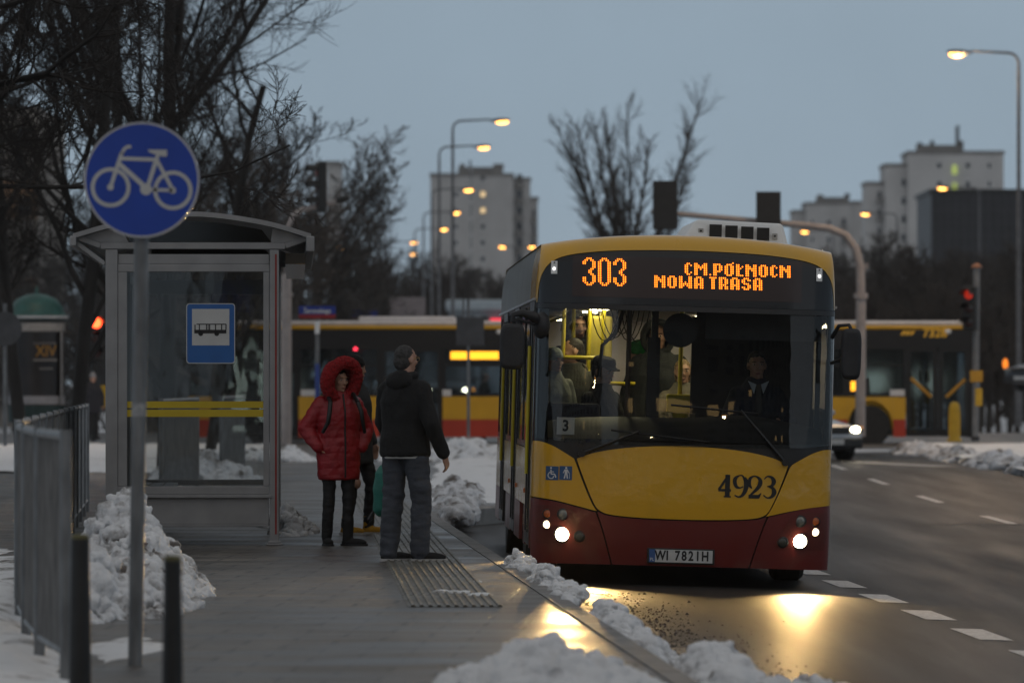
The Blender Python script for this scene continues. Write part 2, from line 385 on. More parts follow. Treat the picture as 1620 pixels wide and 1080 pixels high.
def snow_field(name, x0, x1, y0, y1, st, mask, mat, label=None, hmax=.12, seed=0, zf=None, sy=None):
    xs = frange(x0, x1, st); ys = frange(y0, y1, sy or st); n = len(xs); vs = []; keep = []
    for y in ys:
        for x in xs:
            f = mask(x, y) + .35*noise.fractal(Vector((x*.7+seed, y*.35, seed)), 1, 2, 4)
            h = min(max(f, -.4)*.35, 1)*hmax*2 + .05*noise.fractal(Vector((x*2.2, y*2.2, seed+3)), 1, 2, 4)*min(max(f*2, 0), 1)
            vs.append((x, y, (zf(x, y) if zf else zpave(y)) + h)); keep.append(f > -.08)
    fs = [(j*n+i, j*n+i+1, (j+1)*n+i+1, (j+1)*n+i) for j in range(len(ys)-1) for i in range(n-1) if keep[j*n+i] or keep[(j+1)*n+i+1]]
    mb = MB(); mb.add(vs, fs); o = mb.build(name, mat, None, 180, recalc=False); return tag(o, label, 'snow' if label else None, None, 'stuff')
snow_pile('waist high heap of shovelled snow behind the bicycle sign, beside the shelter end',
          [(-2.86,42,.34,2.4,.72),(-2.6,40.5,.34,2,.46),(-2.40,37,.30,1.6,.28),(-2.70,36.5,.28,2,.42),(-2.36,39.8,.24,1.5,.15)], 1500, .028, .115, .018, 3)
snow_pile('lumpy heap of pale snow on the pavement, cut off by the bottom edge',
          [(.12,27.5,.36,.6,.22),(.42,27.6,.24,.6,.13),(-.1,27.4,.25,.55,.08)], 420, .04, .11, .016, 11, m_snow_c)
kg = 'ridge of snow lumps along the kerb'
snow_pile('small white lump of snow on the kerb just below the left headlight', [(Xk(46)+.02,46,.12,.9,.10),(Xk(44.6)+.04,44.6,.08,.8,.05)], 150, .025, .06, .012, 21, zf=zpave, group=kg)
snow_pile('narrow ridge of broken snow along the kerb stone between two larger lumps', [(Xk(42.3)+.03,42.2,.10,1.0,.11),(Xk(40)+.06,40,.09,1.4,.05)], 220, .025, .065, .012, 22, zf=zpave, group=kg)
snow_pile('long lumpy ridge of grey snow along the kerb in front of the bus', [(Xk(36)+.08,36.2,.19,1.7,.29),(Xk(33.6)+.1,33.7,.2,1.4,.2),(Xk(38)+.08,38,.13,1.1,.13)], 420, .035, .10, .016, 23, zf=zroad, group=kg)
snow_pile('nearest lumpy ridge of kerb snow at the lower right, cut off by the bottom edge', [(Xk(30.3)+.25,30.6,.28,1.3,.26),(Xk(28.6)+.2,28.8,.34,1.1,.24),(Xk(31.5)+.42,31.2,.13,.3,.27),(Xk(28.6)+.6,29.2,.28,.8,.16)], 560, .04, .13, .02, 24, zf=zroad, group=kg)
snow_pile('grey crumbling heap of snow seen through the shelter end glass', [(-4.75,84,.62,1.2,.58),(-4.2,84,.5,1,.3)], 420, .05, .14, .03, 31, m_snow_d)
snow_pile('dirty snow bank beside the rear of the city bus', [(-.62,64.5,.16,2.4,.14),(-.66,68.5,.26,2.4,.17),(-.7,74,.34,3,.18)], 600, .05, .16, .03, 32, m_snow_d)
snow_pile('low snow ridge below the crossing bus right of the man in black', [(-.9,104,.9,2,.42),(-2.0,105,.7,2,.3),(.4,103,.8,2,.42)], 500, .07, .2, .045, 33, m_snow)
snow_pile('low snow ridge below the crossing bus left of the red coat', [(-4.1,104,.5,1.5,.26),(-5.1,106,.9,1.5,.2)], 300, .07, .18, .045, 34, m_snow)
snow_pile('small dirty snow remnant at the foot of the shelter far post', [(-2.15,56,.22,1.4,.18),(-2.35,58.5,.25,1.2,.2)], 200, .04, .11, .02, 35, m_snow_d)
def mk1(x, y): return min((x+1.2+.004*(y-76))*1.6, .9, (y-70)*.25, (124-y)*.2) if x < Xk(y)-.12 else -2
snow_field('snow_cover', -2.2, 3.4, 68, 124, .14, mk1, m_snow_c, None, .1, 4, sy=.4)
def mk2(x, y):
    if y < 45: return min((-2.22-.055*(y-28)-x)*1.6, 1)
    return min((-4.2-.06*(y-45)-x)*1, .8) - sstep(50, 58, y)*1.0
snow_field('snow_cover', -6.5, -1.7, 24, 64, .09, mk2, m_snow, None, .17, 9, sy=.25)
def mk3(x, y): return .55 - abs((x+2.15+.01*(y-30))*1.9) - abs(y-31.5)*.25
snow_field('snow_cover', -2.9, -1.5, 28, 35, .05, mk3, m_snow, None, .07, 14, sy=.15)
def mk4(x, y): return .2 + .5*noise.fractal(Vector((x*.15, y*.05, 7)), 1, 2, 2)
snow_field('snow_cover', -16, -5.2, 92, 126, .25, lambda x, y: mk4(x, y), m_snow_c, None, .08, 17, sy=.6)
# right-hand traffic island
def xr(Y): return 9.25 - .01*(Y-106)
isl = MB(); vs = []
strip('traffic_island', [[(x, Y, zroad(8, Y)+.15) for x in (max(xr(Y), 9.0 + (Y-126)*.0), 14, 22, 40)] for Y in frange(90, 133, 2)], m_slab)
def mk5(x, y): return min((x-9.1)*1.2, .5, (131-y)*.3) - .25
snow_field('snow_cover', 8.9, 26, 92, 132, .18, mk5, m_snow_c, None, .1, 23, zf=lambda x, y: zroad(8, y)+.15, sy=.5)
snow_pile('ploughed ridge of grey snow along the far side kerb on the right', [(9.6,104,.5,3,.36),(9.4,110,.5,4,.32),(9.15,117,.45,4,.28),(8.9,124,.5,4,.26),(9.9,98,.6,3,.4)], 1100, .08, .2, .05, 41, m_snow_d, zf=zroad)
# slush and grit in the gutter
gr = MB(); rnd = random.Random(5)
for i in range(5200):
    y = rnd.uniform(27, 46); x = Xk(y) + abs(rnd.gauss(.1, .38))+.05
    s = rnd.uniform(.003, .011)*(1.6 if rnd.random() < .08 else 1); z = zroad(x, y)
    gr.add([(x-s,y-s,z),(x+s,y-s*.6,z),(x+s*.5,y+s,z),(x-s*.8,y+s*.7,z),(x,y,z+s*1.1)], [(0,1,4),(1,2,4),(2,3,4),(3,0,4)])
tag(gr.build('gutter_grit', M('grit', (.07,.06,.05), .8, var=.5, scale=30)), kind='stuff')
def mk6(x, y): return (.55 - (x-Xk(y))*.85)
snow_field('gutter_slush', -.2, 2.4, 27, 46, .06, lambda x, y: mk6(x, y) if x > Xk(y) else -1,
           M('slush', (.06,.052,.045), .55, col2=(.15,.14,.13), scale=7, bump=.02, bscale=30, lo=.45, hi=.75), None, .035, 29, zf=zroad, sy=.14)
lb = MB(); rnd = random.Random(8)
for (px, py, r) in ((713,938,.05),(770,942,.045),(760,920,.02)):
    y = 9000*1.475/(py-605); p = P(px, py, y)
    for k in range(5): lb.ell((p.x+rnd.uniform(-r,r)*2, y+rnd.uniform(-.1,.1), .15), (r*1.2, r*2, r*.5), seg=8, ring=5)
tag(lb.build('snow_crumbs', m_snow, None, 180), kind='stuff')
# ------------------------------------------------------------------ the city bus at the stop
m_yel = M('bus_yellow', (.66,.345,.004), .34, col2=(.50,.29,.03), lo=.55, hi=.95, scale=3, coat=.8, rvar=.08, bump=.006, bscale=5, detail=9)
m_red = M('bus_red', (.135,.013,.010), .42, col2=(.14,.06,.045), lo=.56, hi=.95, scale=3.5, coat=.2, rvar=.1, detail=9)
m_blk = M('black_trim', (.012,.012,.013), .35, var=.3, scale=5, rvar=.1)
m_gloss = M('black_glass_panel', (.006,.006,.007), .12, var=.2, scale=3, spec=.5)
m_rub = M('rubber', (.014,.014,.014), .75, var=.3, scale=12)
m_steel = M('steel', (.42,.42,.43), .35, metal=.9, var=.15, scale=9, rvar=.1)
m_grey = M('grey_paint', (.22,.22,.225), .5, var=.1, scale=5)
m_dark = M('dark_plastic', (.02,.02,.022), .6, var=.25, scale=7)
m_dash = M('dashboard_plastic', (.045,.046,.05), .55, var=.2, scale=5)
m_white = M('white_plastic', (.76,.76,.75), .4, var=.08, scale=4, rvar=.1)
m_wind = GLASS('windscreen_glass', (.72,.76,.76), 1.5, .01, .002)
m_side = GLASS('tinted_bus_glass', (.40,.43,.44), 1.5, .015, .004)
m_pole = M('yellow_handrail', (.55,.44,.02), .35, var=.06)
m_ceil = M('bus_ceiling', (.42,.38,.42), .6, var=.05)
m_head = EM('headlight_glow', (1, .86, .58), 34)
m_drl = EM('daytime_light_glow', (1, .72, .42), 5)
m_amber = M('amber_lens', (.42,.10,.03), .2, var=.1)
m_lens = M('clear_lens', (.22,.22,.2), .12, var=.2, scale=30, metal=.4)
m_led = EM('led_amber', (1, .19, .010), 4.0)
m_screen = EM('display_screen', (1, .2, .05), .0)
m_screen = EM('display_glow', (1, .3, .12), .004); m_screen.node_tree.nodes['Principled BSDF'].inputs['Roughness'].default_value = .2; m_screen.node_tree.nodes['Principled BSDF'].inputs['Base Color'].default_value = (.012,.008,.008,1)
m_mark = EM('marker_led', (1, 1, .97), 2.2)
m_blue = M('sticker_blue', (.03,.085,.2), .5, var=.08)
m_stw = M('sticker_white', (.62,.62,.62), .5, var=.05)
m_ink = M('black_ink', (.008,.008,.009), .5, var=.1)
m_plate = M('plate_white', (.5,.5,.49), .4, var=.1, scale=12)
m_skin = M('skin', (.42,.24,.17), .5, var=.08, scale=14)

BW = 1.275
def broof(u): return 2.97 - .105*(abs(u)/1.235)**2.2
def FR(u, w):                    # bus nose: bulge in plan, raked screen, rounded brow
    a = min(abs(u)/BW, 1)
    y = .35*(1-(1-a**3.5)**(1/3.5))
    if w > 1.15: y += .16*((w-1.15)/1.75)**1.3
    if w < .75: y += .06*((.75-w)/.6)**2
    t = (w-(broof(u)-.2))/.2
    if t > 0: y += .2*(1-sqrt(max(0, 1-min(t, 1)**2)))
    return y
def panel(name, out, mat, parent, off=0, thick=.03, step=.06, hole=None, smooth=32, mirror=False):
    if mirror: out = [(-u, w) for u, w in reversed(out)]
    bm = bmesh.new(); vs = [bm.verts.new((u, 0, w)) for u, w in out]; bm.faces.new(vs)
    bmesh.ops.triangulate(bm, faces=bm.faces, ngon_method='EAR_CLIP')
    us = [u for u, w in out]; ws = [w for u, w in out]
    def cut(co, no): bmesh.ops.bisect_plane(bm, geom=bm.verts[:]+bm.edges[:]+bm.faces[:], dist=1e-5, plane_co=co, plane_no=no)
    x = math.floor(min(us)/step)*step
    while x < max(us): cut((x, 0, 0), (1, 0, 0)); x += step if abs(x + step*.5) < .93 else step/3
    z = math.floor(min(ws)/.08)*.08
    while z < max(ws): cut((0, 0, z), (0, 0, 1)); z += .08 if z < 2.6 else .012
    bmesh.ops.remove_doubles(bm, verts=bm.verts, dist=1e-5)
    for v in bm.verts: v.co.y = FR(v.co.x, v.co.z) + off
    bmesh.ops.recalc_face_normals(bm, faces=bm.faces)
    if sum(f.normal.y for f in bm.faces) > 0: bmesh.ops.reverse_faces(bm, faces=bm.faces)
    if thick:
        bnd = [e_ for e_ in bm.edges if e_.is_boundary]
        r = bmesh.ops.extrude_edge_only(bm, edges=bnd)
        for v in [q for q in r['geom'] if isinstance(q, bmesh.types.BMVert)]: v.co.y += thick
        bmesh.ops.recalc_face_normals(bm, faces=bm.faces)
    me = bpy.data.meshes.new(name); bm.to_mesh(me); bm.free(); me.materials.append(mat)
    return link(name, me, parent, smooth)
def arc(pts, n=6):               # smooth polyline through points (Catmull-Rom)
    r = []; p = [pts[0]] + list(pts) + [pts[-1]]
    for i in range(1, len(p)-2):
        for k in range(n):
            t = k/n; a, b, c, d = p[i-1], p[i], p[i+1], p[i+2]
            r.append(tuple(.5*((2*b[j]) + (-a[j]+c[j])*t + (2*a[j]-5*b[j]+4*c[j]-d[j])*t*t + (-a[j]+3*b[j]-3*c[j]+d[j])*t**3) for j in range(2)))
    return r + [tuple(pts[-1])]
bus = thing('city_bus', 'yellow and red city bus showing 303 with lit headlights, standing at the kerb', 'bus', (1.419, 48, -.095), (0, .0279, .0278))
# --- front panels
arch = arc([(1.262,2.37),(1.256,2.5),(1.225,2.62),(1.15,2.715),(1.0,2.775),(.7,2.815),(.35,2.832),(0,2.838)], 5)
archL = [(-u, w) for u, w in reversed(arch)]
roofl = [(u, broof(u)) for u in [-1.236+2.472*i/36 for i in range(37)]]
fas = [(-1.27,2.37),(-1.262,2.6),(-1.248,2.76)] + roofl + [(1.248,2.76),(1.262,2.6),(1.27,2.37)] + arch + archL[1:]
panel('roof_fascia', fas, m_yel, bus)
sur = [(-1.262,2.365),(1.262,2.365)] + [(u*.997, w-.006) for u, w in arch] + [(u*.997, w-.006) for u, w in archL[1:]]
srd = panel('display_surround', sur, m_gloss, bus, .006)
disp = panel('destination_display', [(-.975,2.425),(.97,2.425),(.97,2.772),(-.975,2.772)], m_screen, bus, .001, .006)
led = MB()
def dots(rows, px, py):
    for r, cols in enumerate(rows):
        for c in cols:
            x, y = px+3.02*c, py+2.78*r + .0279*3.02*c
            dx, dy = x-1076, y-927; u = (dx+dy*.0279)/187.5; w = (dx*.0279-dy)/187.5
            s = .0062; yy = FR(u, w)-.004
            led.add([(u+s*cos(k*pi/3), yy, w+s*sin(k*pi/3)) for k in range(6)], [(0,5,4,3,2,1)])
D3 = [[2,3,4],[1,2,4,5],[0,1,5,6],[0,1,5,6],[5,6],[5,6],[4,5],[3,4],[3,4],[4,5],[5,6],[0,1,5,6],[0,1,5,6],[0,1,5,6],[1,2,4,5],[2,3,4]]
D0 = [[2,3,4],[1,2,4,5]] + [[0,1,5,6]]*12 + [[1,2,4,5],[2,3,4]]
for i, g_ in enumerate((D3, D0, D3)): dots([[c+8*i for c in r] for r in g_], 924, 407.5)
G = {'C':(4,[[1,2],[0,1,3],[0,1],[0,1],[0,1],[0,1,3],[1,2]]), 'M':(7,[[0,1,5,6],[0,1,2,4,5,6],[0,1,2,3,4,5,6],[0,1,3,5,6]]+[[0,1,5,6]]*3),
 '.':(1,[[]]*6+[[0]]), 'P':(5,[[0,1,2,3],[0,1,3,4],[0,1,3,4],[0,1,3,4],[0,1,2,3],[0,1],[0,1]]), 'O':(5,[[1,2,3]]+[[0,1,3,4]]*5+[[1,2,3]]),
 'Ó':(5,[[1,2,3]]+[[0,1,3,4]]*5+[[1,2,3]]), 'Ł':(4,[[0,1],[0,1,3],[0,1,2],[0,1],[0,1],[0,1],[0,1,2,3]]), 'N':(6,[[0,1,4,5],[0,1,2,4,5],[0,1,2,3,4,5],[0,1,3,4,5]]+[[0,1,4,5]]*3),
 'W':(7,[[0,1,5,6]]*3+[[0,1,3,5,6],[0,1,2,3,4,5,6],[0,1,2,4,5,6],[0,1,5,6]]), 'A':(5,[[1,2,3]]+[[0,1,3,4]]*3+[[0,1,2,3,4]]+[[0,1,3,4]]*2),
 'T':(4,[[0,1,2,3]]+[[1,2]]*6), 'R':(5,[[0,1,2,3]]+[[0,1,3,4]]*3+[[0,1,2,3]]+[[0,1,3,4]]*2), 'S':(5,[[1,2,3],[0,1,3,4],[0,1],[1,2,3],[3,4],[0,1,3,4],[1,2,3]])}
def led_line(s, px, py):
    c = 0
    for ch in s:
        if ch == ' ': c += 2; continue
        w_, g_ = G[ch]; dots([[k+c for k in r] for r in g_], px, py)
        if ch == 'Ó': dots([[c+4]], px, py-2.7); dots([[c+3]], px, py-.2)
        c += w_+1
led_line('CM.PÓŁNOCN', 1085.8, 416); led_line('NOWA TRASA', 1037.3, 436)
led.build('led_dots', m_led, disp)
for u, w in ((-1.13,2.665), (1.12,2.665)):
    o = panel('marker_light', [(u-.026,w-.055),(u+.026,w-.055),(u+.026,w+.055),(u-.026,w+.055)], m_white, bus, -.006, .01)
    b_ = MB(); b_.ell((u, FR(u, w)-.008, w-.012), (.014,.008,.014)); b_.build('lens', m_mark, o, 180)
    b_ = MB(); b_.lathe([(.006,FR(u,w)-.009),(.006,FR(u,w)-.004)], 8, (u,0,w+.04), axis='y'); b_.lathe([(.006,FR(u,w)-.009),(.006,FR(u,w)-.004)], 8, (u,0,w-.045), axis='y'); b_.build('screws', m_ink, o)
panel('ledge', [(-1.27,2.318),(1.27,2.318),(1.27,2.362),(-1.27,2.362)], m_blk, bus, -.02, .05)
scr = arc([(-1.16,1.19),(-1.245,1.215),(-1.255,1.35),(-1.25,2.25),(-1.24,2.312),(0,2.316),(1.24,2.312),(1.25,2.25),(1.255,1.35),(1.245,1.215),(1.16,1.19),(0,1.165)], 5)
panel('windscreen', [(-1.25,1.22),(-1.25,2.316),(1.25,2.316),(1.25,1.22),(1.0,1.195),(.5,1.18),(0,1.175),(-.5,1.18),(-1.0,1.195)], m_wind, bus, .0, 0)
for s in (1, -1):
    panel('windscreen_pillar', [(-1.275,1.15),(-1.15,1.15),(-1.165,2.318),(-1.27,2.318)] if s > 0 else [(1.275,1.15),(1.232,1.15),(1.225,2.318),(1.27,2.318)][::-1], m_gloss, bus, .012, .05)
bon_top = arc([(-.90,1.055),(-.75,1.11),(-.5,1.155),(-.2,1.18),(0,1.185),(.2,1.18),(.5,1.155),(.75,1.105),(.885,1.045)], 5)
wingL_top = arc([(-1.275,1.195),(-1.2,1.19),(-1.1,1.155),(-1.0,1.10),(-.925,1.055)], 5)
wingR_top = [(-u*.985, w-.01) for u, w in reversed(wingL_top)]; wingR_top[-1] = (1.275, 1.185)
cow = [(-1.275,1.225)] + wingL_top + [(-.912,1.04)] + bon_top + [(.897,1.035)] + wingR_top + [(1.275,1.225),(.7,1.2),(0,1.19),(-.7,1.2)]
panel('cowl', [(-1.275,1.23),(-1.275,1.02),(-.6,1.02),(0,1.08),(.6,1.02),(1.275,1.02),(1.275,1.23),(.7,1.215),(0,1.2),(-.7,1.215)], m_blk, bus, .016, .05)
bon_bot = arc([(.70,.62),(.62,.592),(.4,.574),(0,.566),(-.4,.574),(-.62,.594),(-.70,.625)], 5)
bon = bon_top + arc([(.885,1.035),(.80,.80),(.735,.66),(.70,.62)], 5)[1:-1] + bon_bot + arc([(-.70,.625),(-.74,.67),(-.81,.82),(-.90,1.045)], 5)[1:-1]
bonnet = panel('bonnet', bon, m_yel, bus)
sideL = arc([(-.917,1.04),(-.825,.81),(-.755,.665),(-.72,.62)], 5)
panel('front_wing', wingL_top + sideL[1:] + arc([(-.735,.62),(-.9,.66),(-1.08,.70),(-1.275,.725)], 4)[1:], m_yel, bus)
panel('front_wing', [(1.275,1.185)] + [(1.275,.715)] + arc([(1.275,.715),(1.08,.69),(.9,.655),(.735,.615)], 4)[1:] + [(-u*.985, w-.01) for u, w in reversed(sideL)] + wingR_top[1:], m_yel, bus)
bl = arc([(-.715,.605),(-.66,.45),(-.60,.25),(-.575,.17)], 4)
br_ = [(-u, w) for u, w in bl]
panel('bumper', bl + br_[::-1] + arc([(.70,.60),(.62,.58),(.4,.562),(0,.554),(-.4,.562),(-.62,.582),(-.705,.61)], 4), m_red, bus, .004, .08)
for s in (False, True):
    panel('bumper_corner', arc([(-.73,.605),(-.672,.45),(-.612,.25),(-.588,.17)], 4) + [(-1.262,.165)] + [(-1.275,.712)] + arc([(-1.275,.712),(-1.08,.688),(-.9,.648),(-.74,.608)], 4)[1:], m_red, bus, 0, .08, mirror=s)
panel('front_backing', [(-1.25,.2),(1.25,.2),(1.25,1.18),(-1.25,1.18)], m_ink, bus, .05, 0)
# headlamp clusters: a shallow darker pocket with round lamps
def lamp(name, u, w, r, mat, parent, ring=m_blk, depth=.02, side=1):
    y = FR(u, w); h = MB(); h.lathe([(r*1.22,y+.02),(r*1.22,y-.008),(r*1.02,y-.012),(r*.98,y+.004)], 24, (u,0,w), axis='y'); o = h.build(name, ring, parent, 30)
    l_ = MB(); l_.ell((u, y-.004, w), (r, .012 if mat is not m_head else .034, r), seg=20); l_.build('lens', mat, o, 180); return o
for s in (-1, 1):
    dw = 0 if s < 0 else -.004
    pk = panel('headlamp_panel', [(s*a, b) for a, b in ([(.80,.34),(1.22,.33),(1.24,.45),(1.235,.655),(1.08,.655),(.93,.625),(.86,.5),(.80,.4)][::s])], M('bus_red_pocket', (.11,.014,.009), .38, var=.15, coat=.25), bus, -.003, .012)
    h = lamp('headlight', s*1.005, .413+dw, .058, m_head, bus)
    lamp('daytime_light', s*1.135, .492+dw, .032, m_drl, bus, m_steel)
    lamp('indicator', s*1.135, .582+dw, .034, m_amber, bus)
    lamp('fog_light', s*1.005, .582+dw, .042, m_lens, bus)
    lamp('driving_light', s*.86, .40+dw, .04, M('dark_lens', (.05,.05,.04), .2, var=.2), bus)
    ld = bpy.data.lights.new('headlight_beam', 'SPOT'); ld.energy = 3000 if s < 0 else 600; ld.spot_size = R(56 if s < 0 else 40); ld.spot_blend = .9; ld.color = (1, .64, .25); ld.shadow_soft_size = .09
    lo = bpy.data.objects.new('headlight_beam', ld); COL.objects.link(lo); lo.parent = h
    lo.location = (s*1.005, FR(1.0, .41)-.03, .413); lo.rotation_euler = (R(90-9), 0, R(180+2*s) * 0 + (0 if s < 0 else 0))
    lo.rotation_euler = (R(85.5), 0, R(180))
# plate
pl = MB(); yp = FR(0, .25)
pl.box(-.285,.285,yp-.012,yp+.01,.19,.32); plate = pl.build('licence_plate', m_blk, bus, bevel=.004)
p2 = MB(); p2.box(-.217,.268,yp-.018,yp-.008,.203,.309); p2.build('plate_face', m_plate, plate)
p3 = MB(); p3.box(-.268,-.2172,yp-.0185,yp-.008,.203,.309); p3.build('country_band', M('plate_blue', (.03,.09,.26), .4), plate)
tx_ = MB()
for ch, x in (('W',-.175),('I',-.115),('7',-.03),('8',.027),('2',.085),('1',.142),('H',.205)): text_into(tx_, ch, .112, x, yp-.0195, .256, sx=.78, bold=.0035)
text_into(tx_, '.', .05, .05, yp-.0195, .256)
tx_.build('plate_characters', m_ink, plate)
t2 = MB(); text_into(t2, 'PL', .036, -.243, yp-.0198, .224); t2.build('country_code', m_stw, plate)
# fleet number 4923: fat and thin strokes, drawn as outlines
def stroke(mb, pts, wid, n=7, base=(0,0), sc=1, off=.0055):
    kw = 1.25 if sc < 1 else 1
    a = arc([(p[0], p[1]) for p in pts], n); b = arc([(w_*kw, 0) for w_ in wid], n); L_, R_ = [], []
    for i, p in enumerate(a):
        q0, q1 = a[max(i-1,0)], a[min(i+1,len(a)-1)]; d = Vector((q1[0]-q0[0], q1[1]-q0[1])).normalized()
        h = b[i][0]/2; L_.append((p[0]-d.y*h, p[1]+d.x*h)); R_.append((p[0]+d.y*h, p[1]-d.x*h))
    f = lambda q: (base[0]+q[0]*sc, FR(base[0]+q[0]*sc, base[1]+q[1]*sc)-off, base[1]+q[1]*sc)
    vs = [f(q) for q in L_] + [f(q) for q in R_]; m = len(a)
    mb.add(vs, [(i, i+1, m+i+1, m+i) for i in range(m-1)])
num = MB(); B0 = (.300,.765); s_ = .19
stroke(num, [(.40,0.02),(.40,1)], [.17,.17], 2, B0, s_); stroke(num, [(.44,.99),(.02,.33)], [.09,.09], 2, B0, s_)
stroke(num, [(.0,.31),(.56,.31)], [.09,.09], 2, B0, s_); stroke(num, [(.24,.025),(.56,.025)], [.05,.05], 2, B0, s_)
def nine(b): 
    stroke(num, [(.52,.72),(.40,.96),(.24,.97),(.08,.84),(.06,.66),(.14,.48),(.30,.43),(.44,.5)], [.1,.06,.05,.13,.14,.11,.05,.04], 6, b, s_)
    stroke(num, [(.48,.90),(.565,.68),(.55,.38),(.42,.12),(.24,.03),(.06,.10)], [.1,.17,.16,.11,.06,.05], 6, b, s_)
nine((B0[0]+.126, B0[1]))
b2 = (B0[0]+.252, B0[1])
stroke(num, [(.16,.42),(.04,.60),(.08,.86),(.28,.97),(.48,.86),(.53,.68),(.42,.44),(.04,.06)], [.04,.13,.11,.05,.11,.16,.13,.05], 6, b2, s_)
stroke(num, [(.02,.06),(.50,.06)], [.13,.13], 2, b2, s_); stroke(num, [(.46,.06),(.58,.22)], [.12,.03], 2, b2, s_)
b3 = (B0[0]+.374, B0[1])
stroke(num, [(.06,.84),(.20,.97),(.40,.92),(.49,.74),(.40,.56),(.20,.52)], [.04,.05,.11,.16,.1,.04], 6, b3, s_)
stroke(num, [(.22,.53),(.44,.46),(.52,.27),(.42,.08),(.22,.02),(.04,.14)], [.04,.11,.17,.11,.05,.05], 6, b3, s_)
num.build('fleet_number', m_ink, bonnet)
# accessibility stickers
stk = panel('access_sticker', [(-1.158,.868),(-1.052,.868),(-1.052,.985),(-1.158,.985)], m_blue, bus, -.003, 0); 
def icon(parent, fn):
    ic = MB(); fn(ic); ic.build('pictogram', m_stw, parent)
def disc2(mb, u, w, r, n=10): mb.add([(u+r*cos(2*pi*k/n), FR(u, w)-.0055, w+r*sin(2*pi*k/n)) for k in range(n)], [tuple(range(n))])
def wheelchair(mb):
    b = (-1.145,.878); disc2(mb, b[0]+.03, b[1]+.092, .008)
    stroke(mb, [(.030,.078),(.033,.042),(.06,.040),(.072,.012)], [.011]*4, 3, b); stroke(mb, [(.02,.058),(.006,.03),(.02,.006),(.045,.006),(.055,.025)], [.008]*5, 4, b); stroke(mb, [(.032,.06),(.055,.06)], [.007]*2, 2, b)
icon(stk, wheelchair)
stk2 = panel('access_sticker', [(-1.044,.872),(-.938,.872),(-.938,.989),(-1.044,.989)], m_blue, bus, -.003, 0)
def walker(mb):
    b = (-1.03,.88); disc2(mb, b[0]+.042, b[1]+.094, .009)
    stroke(mb, [(.042,.082),(.042,.045)], [.026,.022], 2, b); stroke(mb, [(.037,.046),(.028,.004)], [.011]*2, 2, b); stroke(mb, [(.047,.046),(.055,.004)], [.011]*2, 2, b)
    stroke(mb, [(.052,.078),(.068,.05)], [.007]*2, 2, b); stroke(mb, [(.03,.078),(.018,.05)], [.007]*2, 2, b); stroke(mb, [(.07,.05),(.072,.004)], [.004]*2, 2, b)
icon(stk2, walker)
# wipers
def wiper(pivot, elbow, tip0, tip1):
    f = lambda q, o: Vector((q[0], FR(q[0], q[1])-o, q[1]))
    w_ = MB(); w_.tube([f(pivot,.02), f(((pivot[0]+elbow[0])/2,(pivot[1]+elbow[1])/2),.05), f(elbow,.045)], [.016,.012,.009], 8)
    w_.lathe([(.03,0),(.03,.05),(.012,.06)], 12, f(pivot,.05), axis='y'); o = w_.build('wiper', m_blk, bus, 40)
    b_ = MB(); n = 8
    b_.tube([f((tip0[0]+(tip1[0]-tip0[0])*k/n, tip0[1]+(tip1[1]-tip0[1])*k/n), .016) for k in range(n+1)], .008, 6); b_.tube([f((tip0[0]+(tip1[0]-tip0[0])*k/n, tip0[1]+(tip1[1]-tip0[1])*k/n), .03) for k in range(n+1)], .006, 6)
    b_.build('wiper_blade', m_rub, o)
wiper((.86,1.07), (.47,1.50), (-.12,1.53), (.62,1.475))
wiper((-.86,1.10), (-.38,1.30), (-.62,1.305), (.20,1.225))
# mirrors
def mirror(s):
    x0 = 1.24*s; arm = MB()
    if s < 0:
        arm.tube([(x0,.16,2.16),(x0-.06,-.02,2.24),(x0-.16,-.06,2.27),(x0-.235,-.06,2.25),(x0-.235,-.06,2.19)], [.05,.045,.03,.026,.022], 10)
        arm.ell((x0+.01,.1,2.17), (.075,.1,.115))
        arm.tube([(x0-.05,.0,2.18),(x0-.2,-.04,2.21),(x0-.235,-.05,2.17)], .014, 8)
        c = (-1.475,-.06,1.985); r = (.105,.075,.195)
    else:
        arm.tube([(x0,.16,2.14),(x0+.04,-.01,2.235),(x0+.12,-.05,2.245),(x0+.16,-.06,2.17)], [.02,.016,.016,.016], 10)
        arm.tube([(x0,.16,1.92),(x0+.06,.02,1.95),(x0+.1,-.03,2.0)], .016, 8)
        c = (1.385,-.06,2.0); r = (.085,.075,.215)
    o = arm.build('mirror_arm', m_dark, bus, 40)
    h = MB(); pr = []
    for k in range(28):
        a = 2*pi*k/28; pr.append((c[0]+r[0]*math.copysign(abs(cos(a))**.45, cos(a)), c[2]+r[2]*math.copysign(abs(sin(a))**.45, sin(a))))
    h.prism(pr, c[1]-.05, c[1]+.06); mh = h.build('mirror', m_dark, bus, 30, bevel=.035, seg=3)
    g_ = MB(); g_.prism([(c[0]+(a-c[0])*.84, c[2]+(b-c[2])*.9) for a, b in pr], c[1]+.061, c[1]+.064); g_.build('mirror_glass', M('mirror_silver', (.7,.7,.7), .03, metal=1, var=.02), mh)
mirror(-1); mirror(1)
